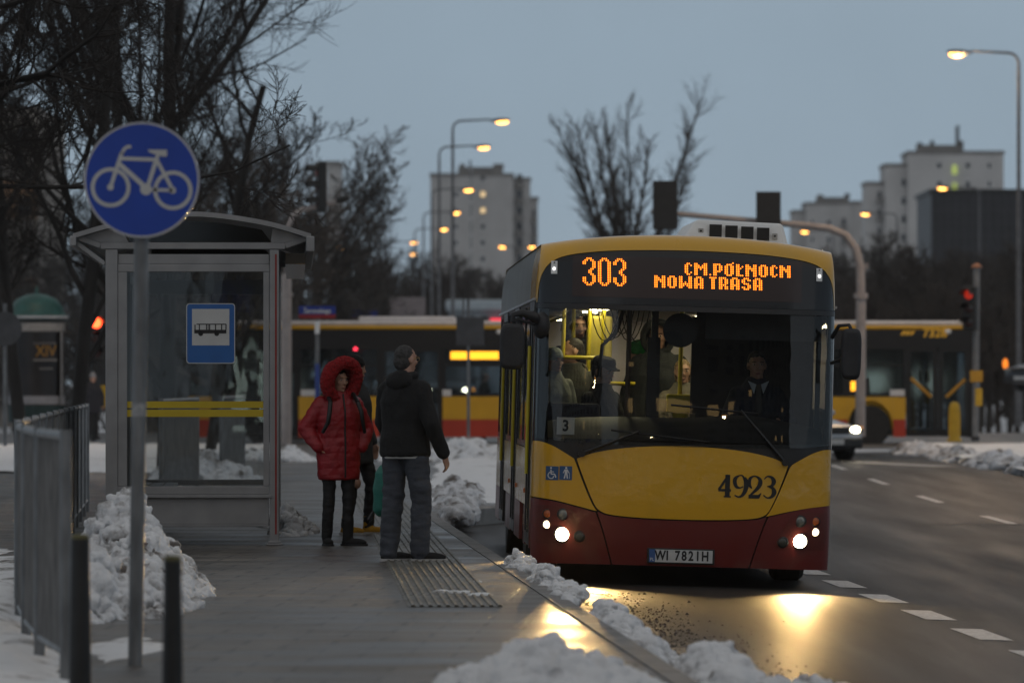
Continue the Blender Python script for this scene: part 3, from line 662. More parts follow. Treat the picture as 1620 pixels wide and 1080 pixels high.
# --- roof, sides, tail
LB = 11.9
def usec(i, n=30): return -1.236 + 2.472*i/n
rf = MB(); ys = [None, .6, 2, 4, 6, 8, 10, 11.7, LB]
for j, y in enumerate(ys):
    for i in range(31):
        u = usec(i); z = broof(u); yy = FR(u, z) if y is None else y
        rf.v.append((u, yy+ (.0), z - (.0 if y is None or y < 11.8 else .12)))
rf.f = [(j*31+i, j*31+i+1, (j+1)*31+i+1, (j+1)*31+i) for j in range(len(ys)-1) for i in range(30)]; rf.mi = [0]*len(rf.f)
rf.build('roof', M('bus_roof', (.47,.30,.05), .5, col2=(.5,.42,.28), scale=1.2, lo=.45, hi=.75, rvar=.1), bus, 40)
def side(s):
    X = lambda x: s*x
    def pan(name, prof, y0, y1, mat, parent=bus, bev=0):    # prof: list of (x, z), closed thin strip 25 mm thick
        mb = MB(); n = len(prof)
        vs = [(X(x), y, z) for y in (y0, y1) for x, z in prof] + [(X(x-.03), y, z) for y in (y0, y1) for x, z in prof]
        fs = []
        for k in range(n-1): fs += [(k, k+1, n+k+1, n+k), (2*n+k, 3*n+k, 3*n+k+1, 2*n+k+1), (k, 2*n+k, 2*n+k+1, k+1), (n+k, n+k+1, 3*n+k+1, 3*n+k)]
        fs += [(0, n, 3*n, 2*n), (n-1, 3*n-1, 4*n-1, 2*n-1)]
        return mb.add(vs, fs).build(name, mat, parent, 35)
    cant = [(1.275,2.40),(1.27,2.55),(1.258,2.7),(1.238,2.80),(1.22,broof(1.22)),(1.15,broof(1.15)+.004)]
    pan('cant_panel', cant[:4], .40, .60, m_yel); pcs = [.60,1.9,3.3,4.7,6.1,7.5,8.9,10.3,LB]
    for i in range(len(pcs)-1): pan('cant_panel', cant, pcs[i]+.006, pcs[i+1]-.006, m_yel if i == 0 else M('cant_grey', (.16,.145,.12), .3, var=.2, scale=1.5, coat=.3))
    r_ = MB(); r_.box(*sorted((X(1.27),X(1.292))), .37, LB, 2.385, 2.405); r_.build('drip_rail', m_steel, bus)
    doors = [(.55,1.75),(5.0,6.35),(9.0,10.3)] if s < 0 else []
    x = .36; segs = []
    for d in doors + [(LB, LB)]:
        if d[0] > x: segs.append((x, d[0]))
        x = d[1]
    wh = (2.72, 8.62)
    for a, b in segs:
        for c, (z0, z1, m) in (('skirt_panel', (.28,.62,m_red)), ('side_panel', (.62,1.12,m_yel))):
            cuts = [a]
            for q in wh:
                if a < q < b and z0 < .6: cuts += [q-.58, q+.58]
            cuts.append(b)
            for i in range(0, len(cuts)-1, 2):
                if cuts[i+1]-cuts[i] > .05: pan(c, [(1.275,z0),(1.275,z1-.006)], cuts[i]+.004, cuts[i+1]-.004, m)
        n = max(1, round((b-a)/1.45)) if b-a > .5 else 0
        for i in range(n):
            y0 = a+(b-a)*i/n; y1 = a+(b-a)*(i+1)/n
            f = MB(); t = .05
            for (p, q, z0, z1) in ((y0,y1,1.12,1.12+t),(y0,y1,2.4-t,2.395),(y0,y0+t,1.17,2.35),(y1-t,y1,1.17,2.35)): f.box(*sorted((X(1.27),X(1.235))), p+.003, q-.003, z0+.001, z1)
            fo = f.build('side_window', m_gloss, bus)
            gl = MB(); gl.box(*sorted((X(1.262),X(1.256))), y0+t, y1-t, 1.17, 2.35); gl.build('pane', m_side, fo)
        if n == 0: pan('corner_post', [(1.275,1.12),(1.275,2.395)], a+.003, b-.003, m_gloss)
    for a, b in doors:
        f = MB(); xs = sorted((X(1.278),X(1.235)))
        for p, q in ((a+.01,(a+b)/2-.006),((a+b)/2+.006,b-.01)):
            for (y0,y1,z0,z1) in ((p,q,.30,.40),(p,q,2.30,2.39),(p,p+.06,.40,2.30),(q-.06,q,.40,2.30)): f.box(*xs, y0, y1, z0+.0005, z1)
        fo = f.build('door', m_blk, bus); gl = MB()
        for p, q in ((a+.07,(a+b)/2-.066),((a+b)/2+.066,b-.07)): gl.box(*sorted((X(1.262),X(1.254))), p, q, .4, 2.3)
        gl.build('pane', m_side, fo)
        gh = MB()
        for p in ((a+b)/2-.03,(a+b)/2+.03): gh.tube([(X(1.29),p,.9),(X(1.29),p,2.0)], .015, 8)
        gh.build('handle', m_pole, fo)
    lm = MB()
    for y in (2.0, 4.6, 7.0): lm.box(*sorted((X(1.272),X(1.285))), y, y+.1, .72, .76)
    lm.build('side_marker', M('marker_amber', (.5,.12,.02), .3), bus)
side(-1); side(1)
tl = MB(); tl.box(-1.24,1.24,LB-.03,LB+.02,.3,1.2); tl.build('tail_panel', m_red, bus, bevel=.01)
tl = MB(); tl.box(-1.24,1.24,LB-.03,LB+.015,1.21,1.5); tl.box(-1.24,1.24,LB-.03,LB+.015,2.38,2.8); tl.box(-1.24,-1.1,LB-.03,LB+.014,1.5,2.38); tl.box(1.1,1.24,LB-.03,LB+.014,1.5,2.38); tl.build('tail_upper_panel', m_yel, bus)
tl = MB(); tl.box(-1.1,1.1,LB-.01,LB,1.5,2.38); tl.build('rear_window', m_side, bus)
fl = MB(); fl.box(-1.23,1.23,.34,LB-.03,.34,.40); fl.build('floor', m_dark, bus)
# wheels, upright on the sloping road
for s in (-1, 1):
    for y in (2.72, 8.62):
        w_ = MB(); zc = .47 - (.035 if s < 0 else -.0) + (0 if s < 0 else -.035)
        zc = .44 if s < 0 else .462
        w_.lathe([(.27,-.14),(.44,-.14),(.475,-.10),(.478,0),(.475,.10),(.44,.14),(.27,.14)], 32, (s*1.10, y, zc), axis='x'); wo = w_.build('wheel', m_rub, bus, 35)
        r_ = MB(); r_.lathe([(.02,.06),(.1,.075),(.13,.04),(.24,.05),(.275,.11)], 24, (s*1.10 + (.03 if s > 0 else -.14), y, zc), axis='x'); r_.build('rim', M('rim_grey', (.25,.25,.25), .5, metal=.5), wo, 35)
ax = MB(); ax.tube([(-1.05,2.72,.44),(1.05,2.72,.46)], .07, 8); ax.box(-.7,.7,.5,LB-.5,.3,.338); ax.build('axle', m_ink, bus)
# roof air conditioner
def ac():
    A, B = .03, .905; y0, y1 = 1.1, 3.2
    def zz(u): return broof(u) - .008
    b_ = MB()
    bot = [(A-.03,y0),(B+.02,y0),(B+.02,y1),(A-.03,y1)]; top = [(A+.09,y0+.1),(B-.035,y0+.1),(B-.035,y1-.1),(A+.09,y1-.1)]
    vs = [(u, y, zz(u)) for u, y in bot] + [(u, y, 3.135 if u < .4 else 3.12) for u, y in top]
    b_.add(vs, [(3,2,1,0),(4,5,6,7),(0,1,5,4),(1,2,6,5),(2,3,7,6),(3,0,4,7)]); o = b_.build('air_conditioner', m_white, bus, bevel=.03, seg=3)
    for k in range(4):
        u = .235 + k*.137; v_ = MB(); fy = lambda z: y0 + .1*(z-2.96)/.175 - .012
        for j in range(9):
            z = 2.985 + j*.0115 - .012*(k*.45-.6)
            v_.box(u, u+.102, fy(z), fy(z)+.012, z, z+.009)
        vo = v_.build('grille', m_ink, o); bk = MB(); z = 2.98 - .012*(k*.45-.6); bk.box(u-.002, u+.104, fy(z)+.006, fy(z)+.03, z-.001, z+.106); bk.build('grille_back', m_ink, vo)
    for u, z in ((.16,3.035),(.80,3.008)):
        v_ = MB(); y = y0 + .1*(z-2.96)/.175 - .008; v_.box(u-.022,u+.022,y,y+.02,z-.028,z+.022); v_.build('latch', M('grey_plate', (.4,.4,.4), .4), o)
        v_ = MB(); v_.ell((u, y-.002, z), (.009,.006,.009)); v_.build('screw_head', m_ink, o)
ac()
# --- interior seen through the windscreen
ds = MB(); n = 24; rows = []
for j in range(7):
    t = j/6
    for i in range(n+1):
        u = -1.2 + 2.4*i/n; yf = FR(u, 1.25)+.05
        z = 1.225 + .2*sin(t*pi/2)*(1-.35*abs(u/1.2)**4) + (.04*math.exp(-((u-.55)/.35)**2) if t > .4 else 0) - (.5*max(0, t-.85)/.15)
        ds.v.append((u, yf + t*.62, z))
ds.f = [(j*(n+1)+i, j*(n+1)+i+1, (j+1)*(n+1)+i+1, (j+1)*(n+1)+i) for j in range(6) for i in range(n)]; ds.mi = [0]*len(ds.f)
ds.build('dashboard', m_dash, bus, 60)
st = MB(); c = Vector((.62,.98,1.42)); rm = Matrix.Rotation(R(25), 3, 'X')
st.tube([c + rm @ Vector((.24*cos(2*pi*k/28), .24*sin(2*pi*k/28), 0)) for k in range(29)], .014, 8); st.tube([c, c+Vector((0,-.15,-.3))], .03, 8)
for k in range(3): st.tube([c, c + rm @ Vector((.23*cos(2*pi*k/3+.5), .23*sin(2*pi*k/3+.5), 0))], .013, 6)
st.build('steering_wheel', m_dark, bus, 60)
dp = MB(); dp.box(.13,.17,1.5,1.56,.4,2.3); dp.box(.17,1.2,1.56,1.6,.4,2.35); dp.box(.13,.17,.95,1.5,1.0,1.05); dp.build('driver_partition', m_dark, bus)
cs = MB(); cs.box(.13,.16,.72,1.5,.4,1.46); cs.build('cab_door', m_dark, bus)
cl = MB(); cl.box(-1.22,1.22,.63,LB-.1,2.36,2.40); cl.box(-1.22,-1.02,.63,LB-.1,2.30,2.359); cl.box(1.02,1.22,1.7,LB-.1,2.30,2.359); cl.box(-1.22,1.22,LB-.2,LB-.1,.41,2.359); cl.build('ceiling', m_ceil, bus, bevel=.02)
bx = MB(); bx.box(-1.2,1.2,.34,.62,2.34,2.58); bx.build('display_housing', m_dark, bus)
for y in (1.7, 4.2, 7.0, 9.8):
    l_ = MB(); l_.box(-.72,-.58,y,y+1.2,2.342,2.357); l_.build('ceiling_light', EM('ceiling_tube', (1,.86,.50), 12), bus)
    l_ = MB(); l_.box(.40,.54,y+.3,y+1.5,2.342,2.357); l_.build('ceiling_light', MATS['ceiling_tube'], bus)
bl_ = MB(); bl_.box(.19,1.18,.56,.58,2.10,2.32); bl_.build('sun_blind', M('blind_fabric', (.05,.052,.055), .8), bus)
bl_ = MB(); bl_.lathe([(.147,.43),(.147,.436)], 40, (-.035,0,2.165), axis='y'); bl_.build('round_disc', M('disc_card', (.022,.022,.026), .6), bus)
bl_ = MB(); bl_.box(-.30,-.19,.62,.72,1.3,2.1); bl_.box(-.27,-.21,.62,.70,2.1,2.34); bl_.build('ticket_post', m_dark, bus)
bl_ = MB(); bl_.tube([(-.46,.62,2.34),(-.46,.62,1.25)], .022, 8); bl_.build('brown_post', M('rust_post', (.06,.035,.018), .5), bus)
hr = MB()
hr.tube([(-.96,2.3,1.92),(-.96,2.3,2.36)], .019, 8)
for (u, y) in ((-.72,2.6),(-.62,2.0),(.06,1.9),(-.83,3.4),(.35,4.2),(-.5,5.2),(.5,6.5),(-.4,8)): hr.tube([(u,y,.4),(u,y,2.36)], .019, 8)
hr.tube([(-1.22,2.3,1.92),(-.62,2.3,1.92)], .018, 8); hr.tube([(-.72,2.6,1.70),(-.3,2.6,1.70)], .018, 8); hr.tube([(-1.2,.95,1.32),(-.5,.95,1.26)], .016, 8); hr.tube([(-.96,2.2,2.28),(-.96,11,2.28)], .017, 8)
hr.build('handrail', m_pole, bus, 60)
vd = MB(); vd.box(-.06,.18,1.72,1.84,1.46,1.62); vd.loft([(.06,1.78,1.3,.03,.03),(.06,1.78,1.46,.08,.05)], 12); vd.build('ticket_validator', m_pole, bus, bevel=.015)
bk = MB(); bk.box(-.73,-.50,2.9,2.95,1.9,2.30); bk.build('advert_board', M('yellow_board', (.42,.34,.05), .6), bus, bevel=.06)
cb = MB(); rnd = random.Random(4)
for k in range(7):
    u0, u1 = -.78+.05*k+rnd.uniform(-.02,.02), -.55+.045*k; zb = rnd.uniform(2.05,2.14)
    cb.tube([(u0+(u1-u0)*t/8, .68+.02*k, 2.34-(2.34-zb)*sin(pi*t/8)**.7) for t in range(9)], .005, 5)
cb.tube([(-.5,.75,2.34),(-.58,.78,2.12),(-.68,.8,2.02),(-.70,.8,1.75)], .016, 6)
cb.build('cables', m_ink, bus)
cdm = MB(); yc = FR(-.98,1.32)+.02; cdm.box(-1.075,-.925,yc+.04,yc+.046,1.255,1.40); co_ = cdm.build('route_card', m_stw, bus); ct = MB(); text_into(ct, '3', .13, -1.0, yc+.038, 1.325, sx=.9, bold=.004); ct.build('card_digit', m_ink, co_)
for i, (u, y) in enumerate(((-.92,1.35),(-.92,2.9),(-.92,4.0),(.75,2.6),(.75,3.7),(-.92,6.9),(.75,5.2),(.75,7))):
    s1 = MB(); s1.box(u-.26,u+.26,y,y+.07,.98,1.52); s1.box(u-.26,u+.26,y+.0705 if False else y-.42,y-.001,.88,.98); s1.box(u-.05,u+.05,y-.25,y-.15,.4,.88)
    s1.build('seat', M('seat_fabric', (.03,.032,.05), .85, var=.4, scale=20), bus, bevel=.03)
# ------------------------------------------------------------------ people
m_lip = M('lips', (.28,.10,.08), .5); m_eye = M('eye_dark', (.02,.018,.016), .2); m_eyew = M('eye_white', (.5,.48,.45), .3)
def cloth(name, col, rough=.85, var=.25, scale=9, bump=.004, bscale=45): return M(name, col, rough, var=var, scale=scale, bump=bump, bscale=bscale)
def creases(a, seed=0):
    return lambda co, no: a*(fbm(co*np.array([1,1,2.6]), 6, 3, seed) + .28*np.sin(co[:,2]*38 + 5*fbm(co, 3, 2, seed+3))*np.clip(.75-co[:,2], 0, .6))
def folds(a, seed=0, sc=7):
    return lambda co, no: a*fbm(co*np.array([1,1,.6]), sc, 3, seed)
def head_frame(J):
    return Matrix.Translation(J['head']) @ Matrix.Rotation(J.get('hy', 0), 4, 'Z') @ Matrix.Rotation(J.get('hp', 0), 4, 'X')
def skeleton(pose, k, arms=None, feet=None, hy=0, hp=0, width=1):
    V = lambda x, y, z: Vector((x*k, y*k, z*k))
    J = {'hy': hy, 'hp': hp}
    J['pelvis'] = V(0,0,.96); J['waist'] = V(0,0,1.1); J['chest'] = V(0,0,1.32); J['neck'] = V(0,.01,1.49); J['head'] = V(0,-.015,1.635)
    for s, t in ((-1,'r'),(1,'l')):
        J['sh'+t] = V(.185*s*width,.01,1.425); J['hip'+t] = V(.09*s,0,.93)
        if pose == 'sit': J['kn'+t] = V(.12*s,-.42,.93); J['an'+t] = V(.12*s,-.40,.49); J['toe'+t] = V(.12*s,-.54,.45)
        else: J['kn'+t] = V(.1*s,-.02,.5); J['an'+t] = V(.11*s,.02,.09); J['toe'+t] = V(.13*s,-.14,.03)
        J['el'+t] = V(.27*s*width,.04,1.14); J['wr'+t] = V(.27*s*width,-.06,.90); J['hd'+t] = Vector((0,-.25,-1)).normalized()
        if pose == 'sit': J['el'+t] = V(.215*s,-.02,1.15); J['wr'+t] = V(.10*s,-.24,1.06); J['hd'+t] = Vector((-.3*s,-1,-.2)).normalized()
    for d in (arms, feet):
        for q, val in (d or {}).items():
            J[q] = Vector(val).normalized() if q[:2] == 'hd' else V(*val)
    return J
def hand(mb, wrist, d, side, k, curl=.5):
    d = d.normalized(); inward = Vector((-side, 0, 0)); inward = (inward - d*inward.dot(d)).normalized(); ax = d.cross(inward).normalized()
    fwd = ax if ax.y < 0 else -ax                       # thumb side points forward
    pc = wrist + d*.05*k
    rot = Matrix((fwd, inward, d)).transposed()
    mb.ell(pc, (.040*k,.017*k,.052*k), rot, 12, 8); mb.cap(wrist - d*.02*k, pc, .024*k, .024*k, 10)
    for i, (o, l) in enumerate(((.029,.075),(.010,.085),(-.010,.078),(-.028,.062))):
        b = wrist + d*.095*k + fwd*o*k; p = b; dd = d.copy(); pts = [b - d*.02*k, b]
        for j in range(3):
            dd = (dd + inward*curl*.55).normalized(); p = p + dd*l*k/3; pts.append(p)
        mb.chain(pts, [.0095*k,.0092*k,.0088*k,.0082*k,.007*k], 8)
    t0 = wrist + d*.03*k + fwd*.03*k; t1 = t0 + (d*.6+fwd*.55+inward*.35).normalized()*.042*k; t2 = t1 + (d*.85+inward*.4).normalized()*.034*k
    mb.chain([wrist + d*.025*k, t0, t1, t2], [.016*k,.014*k,.0115*k,.009*k], 8)
def person(label, loc, yaw, h=1.75, pose='stand', arms=None, feet=None, hy=0, hp=0, width=1, skin=None, coat=None, legs=None, shoes=None, hair=None,
           hat=None, hood=None, voxel=.0075, face=True, group=None, curl=.5, glasses=False):
    k = h/1.75; J = skeleton(pose, k, arms, feet, hy, hp, width); H = head_frame(J); skin = skin or m_skin
    mb = MB()
    # head: skull, jaw, nose, brow, ears, all one volume with the body
    hb = MB(); hb.ell((0,.012*k,.025*k), (.074*k,.095*k,.09*k), seg=20, ring=14); hb.loft([(0,-.028*k,-.115*k,.026*k,.03*k),(0,-.022*k,-.095*k,.045*k,.052*k),(0,-.012*k,-.04*k,.060*k,.074*k),(0,-.004*k,.02*k,.066*k,.085*k)], 18, p=2.1)
    hb.loft([(0,-.092*k,-.036*k,.016*k,.022*k),(0,-.090*k,-.02*k,.011*k,.018*k),(0,-.082*k,.022*k,.008*k,.01*k)], 10)
    hb.ell((0,-.078*k,.034*k), (.048*k,.016*k,.010*k)); hb.ell((0,-.078*k,-.066*k), (.024*k,.012*k,.012*k)); hb.ell((0,-.072*k,-.10*k), (.02*k,.014*k,.014*k))
    for s in (-1, 1):
        hb.ell((s*.076*k,.012*k,-.005*k), (.010*k,.020*k,.032*k), Matrix.Rotation(s*.3, 3, 'Z')); hb.ell((s*.043*k,-.062*k,-.02*k), (.022*k,.018*k,.02*k))
    hb.xf(H); mb.v += hb.v; mb.f += hb.f; mb.mi += hb.mi
    mb.chain([J['chest'] + Vector((0,.01,.06))*k, J['neck'], J['head'] + Vector((0,.02,-.06))*k], [.07*k,.058*k,.055*k])
    mb.loft([(J['pelvis'].x,J['pelvis'].y,J['pelvis'].z-.08*k,.11*k,.09*k),(0,0,J['pelvis'].z,.155*k,.105*k),(0,0,J['waist'].z,.135*k,.095*k),(0,0,J['chest'].z,.155*k,.105*k),(0,.005,J['chest'].z+.1*k,.15*k,.085*k),(0,.01,J['neck'].z-.02*k,.07*k,.055*k)], 18)
    for s, t in ((-1,'r'),(1,'l')):
        mb.chain([J['sh'+t] + Vector((-s*.03,0,-.045))*k, J['el'+t], J['wr'+t]], [.042*k,.036*k,.025*k], 10); hand(mb, J['wr'+t], J['hd'+t], s, k, curl)
        mb.chain([J['hip'+t], J['kn'+t], J['an'+t]], [.078*k,.05*k,.030*k], 10); mb.cap(J['an'+t] + Vector((0,0,-.052))*k, J['an'+t].lerp(J['toe'+t], .5) + Vector((0,0,-.02))*k, .026*k, .016*k, 10)
    root = organic('person', mb, voxel, skin, None, 2)
    root.location = loc; root.rotation_euler = (0, 0, yaw); tag(root, label, 'person', group)
    hx = lambda m_: m_.xf(H)
    if face:
        e1 = MB(); e2 = MB(); e3 = MB()
        for s in (-1, 1):
            e1.ell((s*.031*k,-.079*k,.008*k), (.013*k,.006*k,.0058*k)); e2.ell((s*.031*k,-.084*k,.008*k), (.0058*k,.003*k,.0058*k)); e3.ell((s*.033*k,-.090*k,.029*k), (.02*k,.006*k,.0042*k))
        hx(e1).build('eyes', m_eyew, root, 180); hx(e2).build('irises', m_eye, root, 180); hx(e3).build('eyebrows', M('eyebrow', (.05,.03,.02), .8), root, 180)
        l_ = MB(); l_.ell((0,-.086*k,-.066*k), (.023*k,.008*k,.0045*k)); l_.ell((0,-.084*k,-.073*k), (.019*k,.008*k,.0045*k)); hx(l_).build('lips', m_lip, root, 180)
    if glasses:
        g_ = MB()
        for s in (-1, 1):
            g_.tube([(s*.032*k+.024*k*cos(a*pi/6), -.098*k, .006*k+.018*k*sin(a*pi/6)) for a in range(13)], .0022, 5); g_.tube([(s*.056*k,-.097*k,.012*k),(s*.08*k,.01*k,.01*k)], .003, 5)
        g_.tube([(-.009*k,-.1*k,.01*k),(.009*k,-.1*k,.01*k)], .002, 5); hx(g_).build('glasses', M('gold_wire', (.5,.35,.15), .3, metal=.8), root, 180)
    if coat:
        hem = coat.get('hem', .82)*k; r = coat.get('r', 1); fl = coat.get('flare', 1); mb = MB()
        mb.loft([(0,0,hem,.185*k*r*fl,.145*k*r*fl),(0,0,hem+.03*k,.195*k*r*fl,.15*k*r*fl),(0,0,max(hem+.06*k, .98*k),.19*k*r,.145*k*r),(0,0,1.12*k,.18*k*r,.135*k*r),(0,0,1.3*k,.195*k*r,.14*k*r),(0,.005,1.39*k,.18*k*r*width,.12*k*r),(0,.01*k,1.455*k,.13*k*r,.10*k*r),(0,.01*k,1.50*k,.09*k*r,.082*k*r),(0,.008*k,1.535*k,.082*k,.08*k)], 26)
        for t in 'rl':
            ra = coat.get('ra', .066)*k
            mb.chain([J['sh'+t] + Vector((-.02 if t == 'l' else .02,0,-.035))*k, J['el'+t], J['wr'+t] - J['hd'+t]*.015*k], [ra*1.12, ra, ra*.74], 14)
        dsp = coat.get('disp') or folds(.012*k, hash(label) % 50)
        co = organic('coat', mb, voxel*1.15, coat['mat'], root, 3, dsp)
        if coat.get('label'): co['label'] = coat['label']
        if coat.get('zip'):
            z = MB(); n = 30; prof = [hem+.02+(1.50*k-hem-.02)*i/n for i in range(n+1)]
            dg_v = np.array([v.co[:] for v in co.data.vertices])
            pts = []
            for zz in prof:
                sel = dg_v[(abs(dg_v[:,2]-zz) < .02) & (abs(dg_v[:,0]-coat['zip']) < .03)]
                if len(sel): pts.append((coat['zip'], sel[:,1].min()-.002, zz))
            z.tube(pts, .008, 6); z.build('zip', m_ink, root, 60)
    if legs:
        mb = MB(); r0, r1, r2 = legs['r']; top = legs.get('top', 1.0)*k
        mb.loft([(0,0,.84*k,.15*k,.115*k),(0,0,.95*k,.172*k,.125*k),(0,0,top,.165*k,.12*k)], 22)
        for t in 'rl':
            an = J['an'+t] + Vector((0,0,legs.get('cuff', .0)*k))
            mb.chain([J['hip'+t], J['kn'+t], an], [r0*k, r1*k, r2*k], 16)
        organic('trousers', mb, voxel*1.15, legs['mat'], root, 3, creases(legs.get('fold', .008)*k, 9))
    if shoes:
        for s, t in ((-1,'r'),(1,'l')):
            a = J['an'+t]; d = (J['toe'+t]-a); d.z = 0; d.normalize(); gz = a.z-.09*k; mb = MB()
            q = Vector((-d.y, d.x, 0)); rot = Matrix((d, q, Vector((0,0,1)))).transposed()
            f = Vector((a.x, a.y, gz)) + d*.07*k
            mb.ell(f + Vector((0,0,.035*k)), (.145*k,.05*k,.042*k), rot, 16, 10); mb.ell(f - d*.07*k + Vector((0,0,.06*k)), (.06*k,.046*k,.06*k), rot, 14, 10)
            if shoes.get('high'): mb.cap(a, a + (J['kn'+t]-a)*shoes['high'], .052*k, .058*k, 14)
            b_ = bpy.data.meshes.new('x'); bpy.data.meshes.remove(b_)
            so = organic('boot' if shoes.get('high') else 'shoe', mb, voxel, shoes['mat'], root, 2)
            sm = MB(); m_ = Matrix.Translation(f) @ rot.to_4x4(); out = [(.150*k*math.copysign(abs(cos(i*pi/12))**.8, cos(i*pi/12)), .052*k*math.copysign(abs(sin(i*pi/12))**.8, sin(i*pi/12))) for i in range(24)]
            sm.prism(out, 0.0, .022*k, plane='xy'); sm.xf(m_); sm.build('sole', shoes.get('sole', m_rub), so, 40)
    if hair:
        mb = MB(); L_ = hair.get('len', 0)
        hs_ = hair.get('s', 1); mb.ell((0,.022*k,.035*k), (.080*k*hs_,.098*k*hs_,.092*k*hs_), seg=22, ring=16); mb.ell((0,.05*k,-.02*k), (.072*k,.07*k,.075*k))
        if L_: mb.loft([(0,.045*k,-.05*k-L_,.07*k,.04*k),(0,.04*k,.0,.083*k,.075*k)], 16)
        cutb = MB(); hx(mb)
        me = baked(mb, voxel*.9, 2, lambda co, no: .003*fbm(co, 60, 2, 1))
        # keep hair off the face
        bm = bmesh.new(); bm.from_mesh(me); Hi = H.inverted()
        dead = []
        for v in bm.verts:
            p = Hi @ v.co
            line = .060*k if abs(p.x) < .055*k else .045*k
            if (p.y < -.03*k and p.z < line + hair.get('fringe', 0)) or (p.y < .012*k and p.z < .0): dead.append(v)
        bmesh.ops.delete(bm, geom=dead, context='VERTS'); bm.to_mesh(me); bm.free()
        me.name = 'hair'; me.materials.clear(); me.materials.append(hair['mat']); link('hair', me, root, 180)
    if hat:
        mb = MB(); kind = hat.get('kind', 'beanie')
        if kind == 'beanie':
            mb.ell((0,.016*k,.06*k), (.088*k,.105*k,.088*k), seg=22, ring=14); mb.loft([(0,.018*k,.015*k,.090*k,.108*k),(0,.016*k,.06*k,.092*k,.110*k)], 22)
            if hat.get('ears'): mb.loft([(0,.035*k,-.09*k,.08*k,.06*k),(0,.03*k,.03*k,.09*k,.085*k)], 18)
            if hat.get('pom'): mb.ell((0,.03*k,.155*k), .035*k)
        else:
            mb.loft([(0,.01*k,.045*k,.088*k,.105*k),(0,.012*k,.09*k,.092*k,.108*k),(0,.012*k,.125*k,.075*k,.09*k),(0,.012*k,.135*k,.04*k,.05*k)], 22)
            mb.loft([(0,-.10*k,.040*k,.065*k,.055*k),(0,-.095*k,.052*k,.07*k,.06*k)], 18)
        hx(mb); organic('hat', mb, voxel, hat['mat'], root, 2, lambda co, no: .0035*fbm(co, 40, 2, 2))
    if hood:
        mb = MB(); up = hood.get('up', True)
        if up:
            R0 = hood.get('r', .125)*k; n = 26
            rim = []
            for i in range(n):
                a = 2*pi*i/n; rim.append(Vector((R0*1.0*sin(a), -.055*k + .035*k*cos(a)*-1, -.005*k + R0*1.08*cos(a))))
            hx2 = lambda p: H @ p
            for i in range(n):
                p, q = hx2(rim[i]), hx2(rim[(i+1) % n]); rr = hood.get('fur', .03)*k; mb.cap(p, q, rr, rr, 9)
            fr = hood.get('furmat')
            if fr: organic('hood_fur_trim', mb, voxel*.85, fr, root, 1, lambda co, no: .010*fbm(co, 45, 3, 3) + .006*fbm(co, 110, 2, 5)); mb = MB()
            # shell behind the face: rings shrinking to the back of the head
            rows = []
            for j, (y, sc) in enumerate(((-.05,1.0),(.0,1.04),(.06,1.0),(.11,.8),(.145,.45))):
                rows.append([H @ Vector((R0*sc*sin(2*pi*i/n), y*k, .0*k + R0*1.08*sc*cos(2*pi*i/n) - (.02*k if j > 2 else 0))) for i in range(n)])
            sh = MB()
            for r_ in range(len(rows)-1):
                for i in range(n): sh.cap(rows[r_][i], rows[r_+1][i], .018*k, .018*k, 6)
            for i in range(n): sh.cap(rows[-1][i], rows[-1][(i+n//2) % n], .016*k, .016*k, 6)
            mb.v += [(*p,) for p in sh.v]; off = len(mb.v)-len(sh.v); mb.f += [tuple(i+off for i in q) for q in sh.f]; mb.mi += sh.mi
            mb.loft([(0,.02*k,1.40*k,.15*k,.11*k),(0,.02*k,1.52*k,.10*k,.10*k)], 18)
        else:
            c = J['neck'] + Vector((0,.085,-.02))*k
            mb.ell(c, (.125*k,.06*k,.085*k), Matrix.Rotation(.35, 3, 'X'), 16, 10); mb.tube([J['neck'] + Vector((.095*cos(a)*1, .01+.085*sin(a), .015-.02*sin(a)))*k for a in [pi*i/6 - pi/6*.5 for i in range(9)]], .032*k, 10)
        organic('hood', mb, voxel*1.2, hood['mat'], root, 3, folds(.006*k, 4, 14))
    return root
def quilt(amp, pitch, seed, zslope=0):
    def f(co, no):
        ph = (co[:,2] + .05*np.abs(co[:,0]) )/pitch + .25*fbm(co, 3, 2, seed)
        return amp*(np.abs(np.sin(pi*ph))**.6 - .5) + .008*fbm(co, 13, 3, seed+1)
    return f
m_redc = M('red_quilted_nylon', (.27,.007,.013), .5, var=.18, scale=8, bump=.003, bscale=60)
m_redf = M('red_fur', (.30,.007,.010), .9, var=.4, scale=60, bump=.012, bscale=150)
m_blackc = cloth('black_fleece', (.0075,.0075,.008), .9)
m_denim = cloth('grey_denim', (.050,.056,.070), .85, var=.25, scale=5, bump=.004, bscale=120)
m_blkleg = cloth('black_leggings', (.008,.008,.009), .7)
m_hairg = M('grey_hair', (.04,.038,.037), .8, var=.4, scale=40, bump=.002, bscale=220)
m_hairb = M('dark_hair', (.018,.013,.010), .7, var=.5, scale=60, bump=.004, bscale=140)
m_sole = M('pale_sole', (.42,.41,.4), .6)
p = P(538, 865, 52.0); 
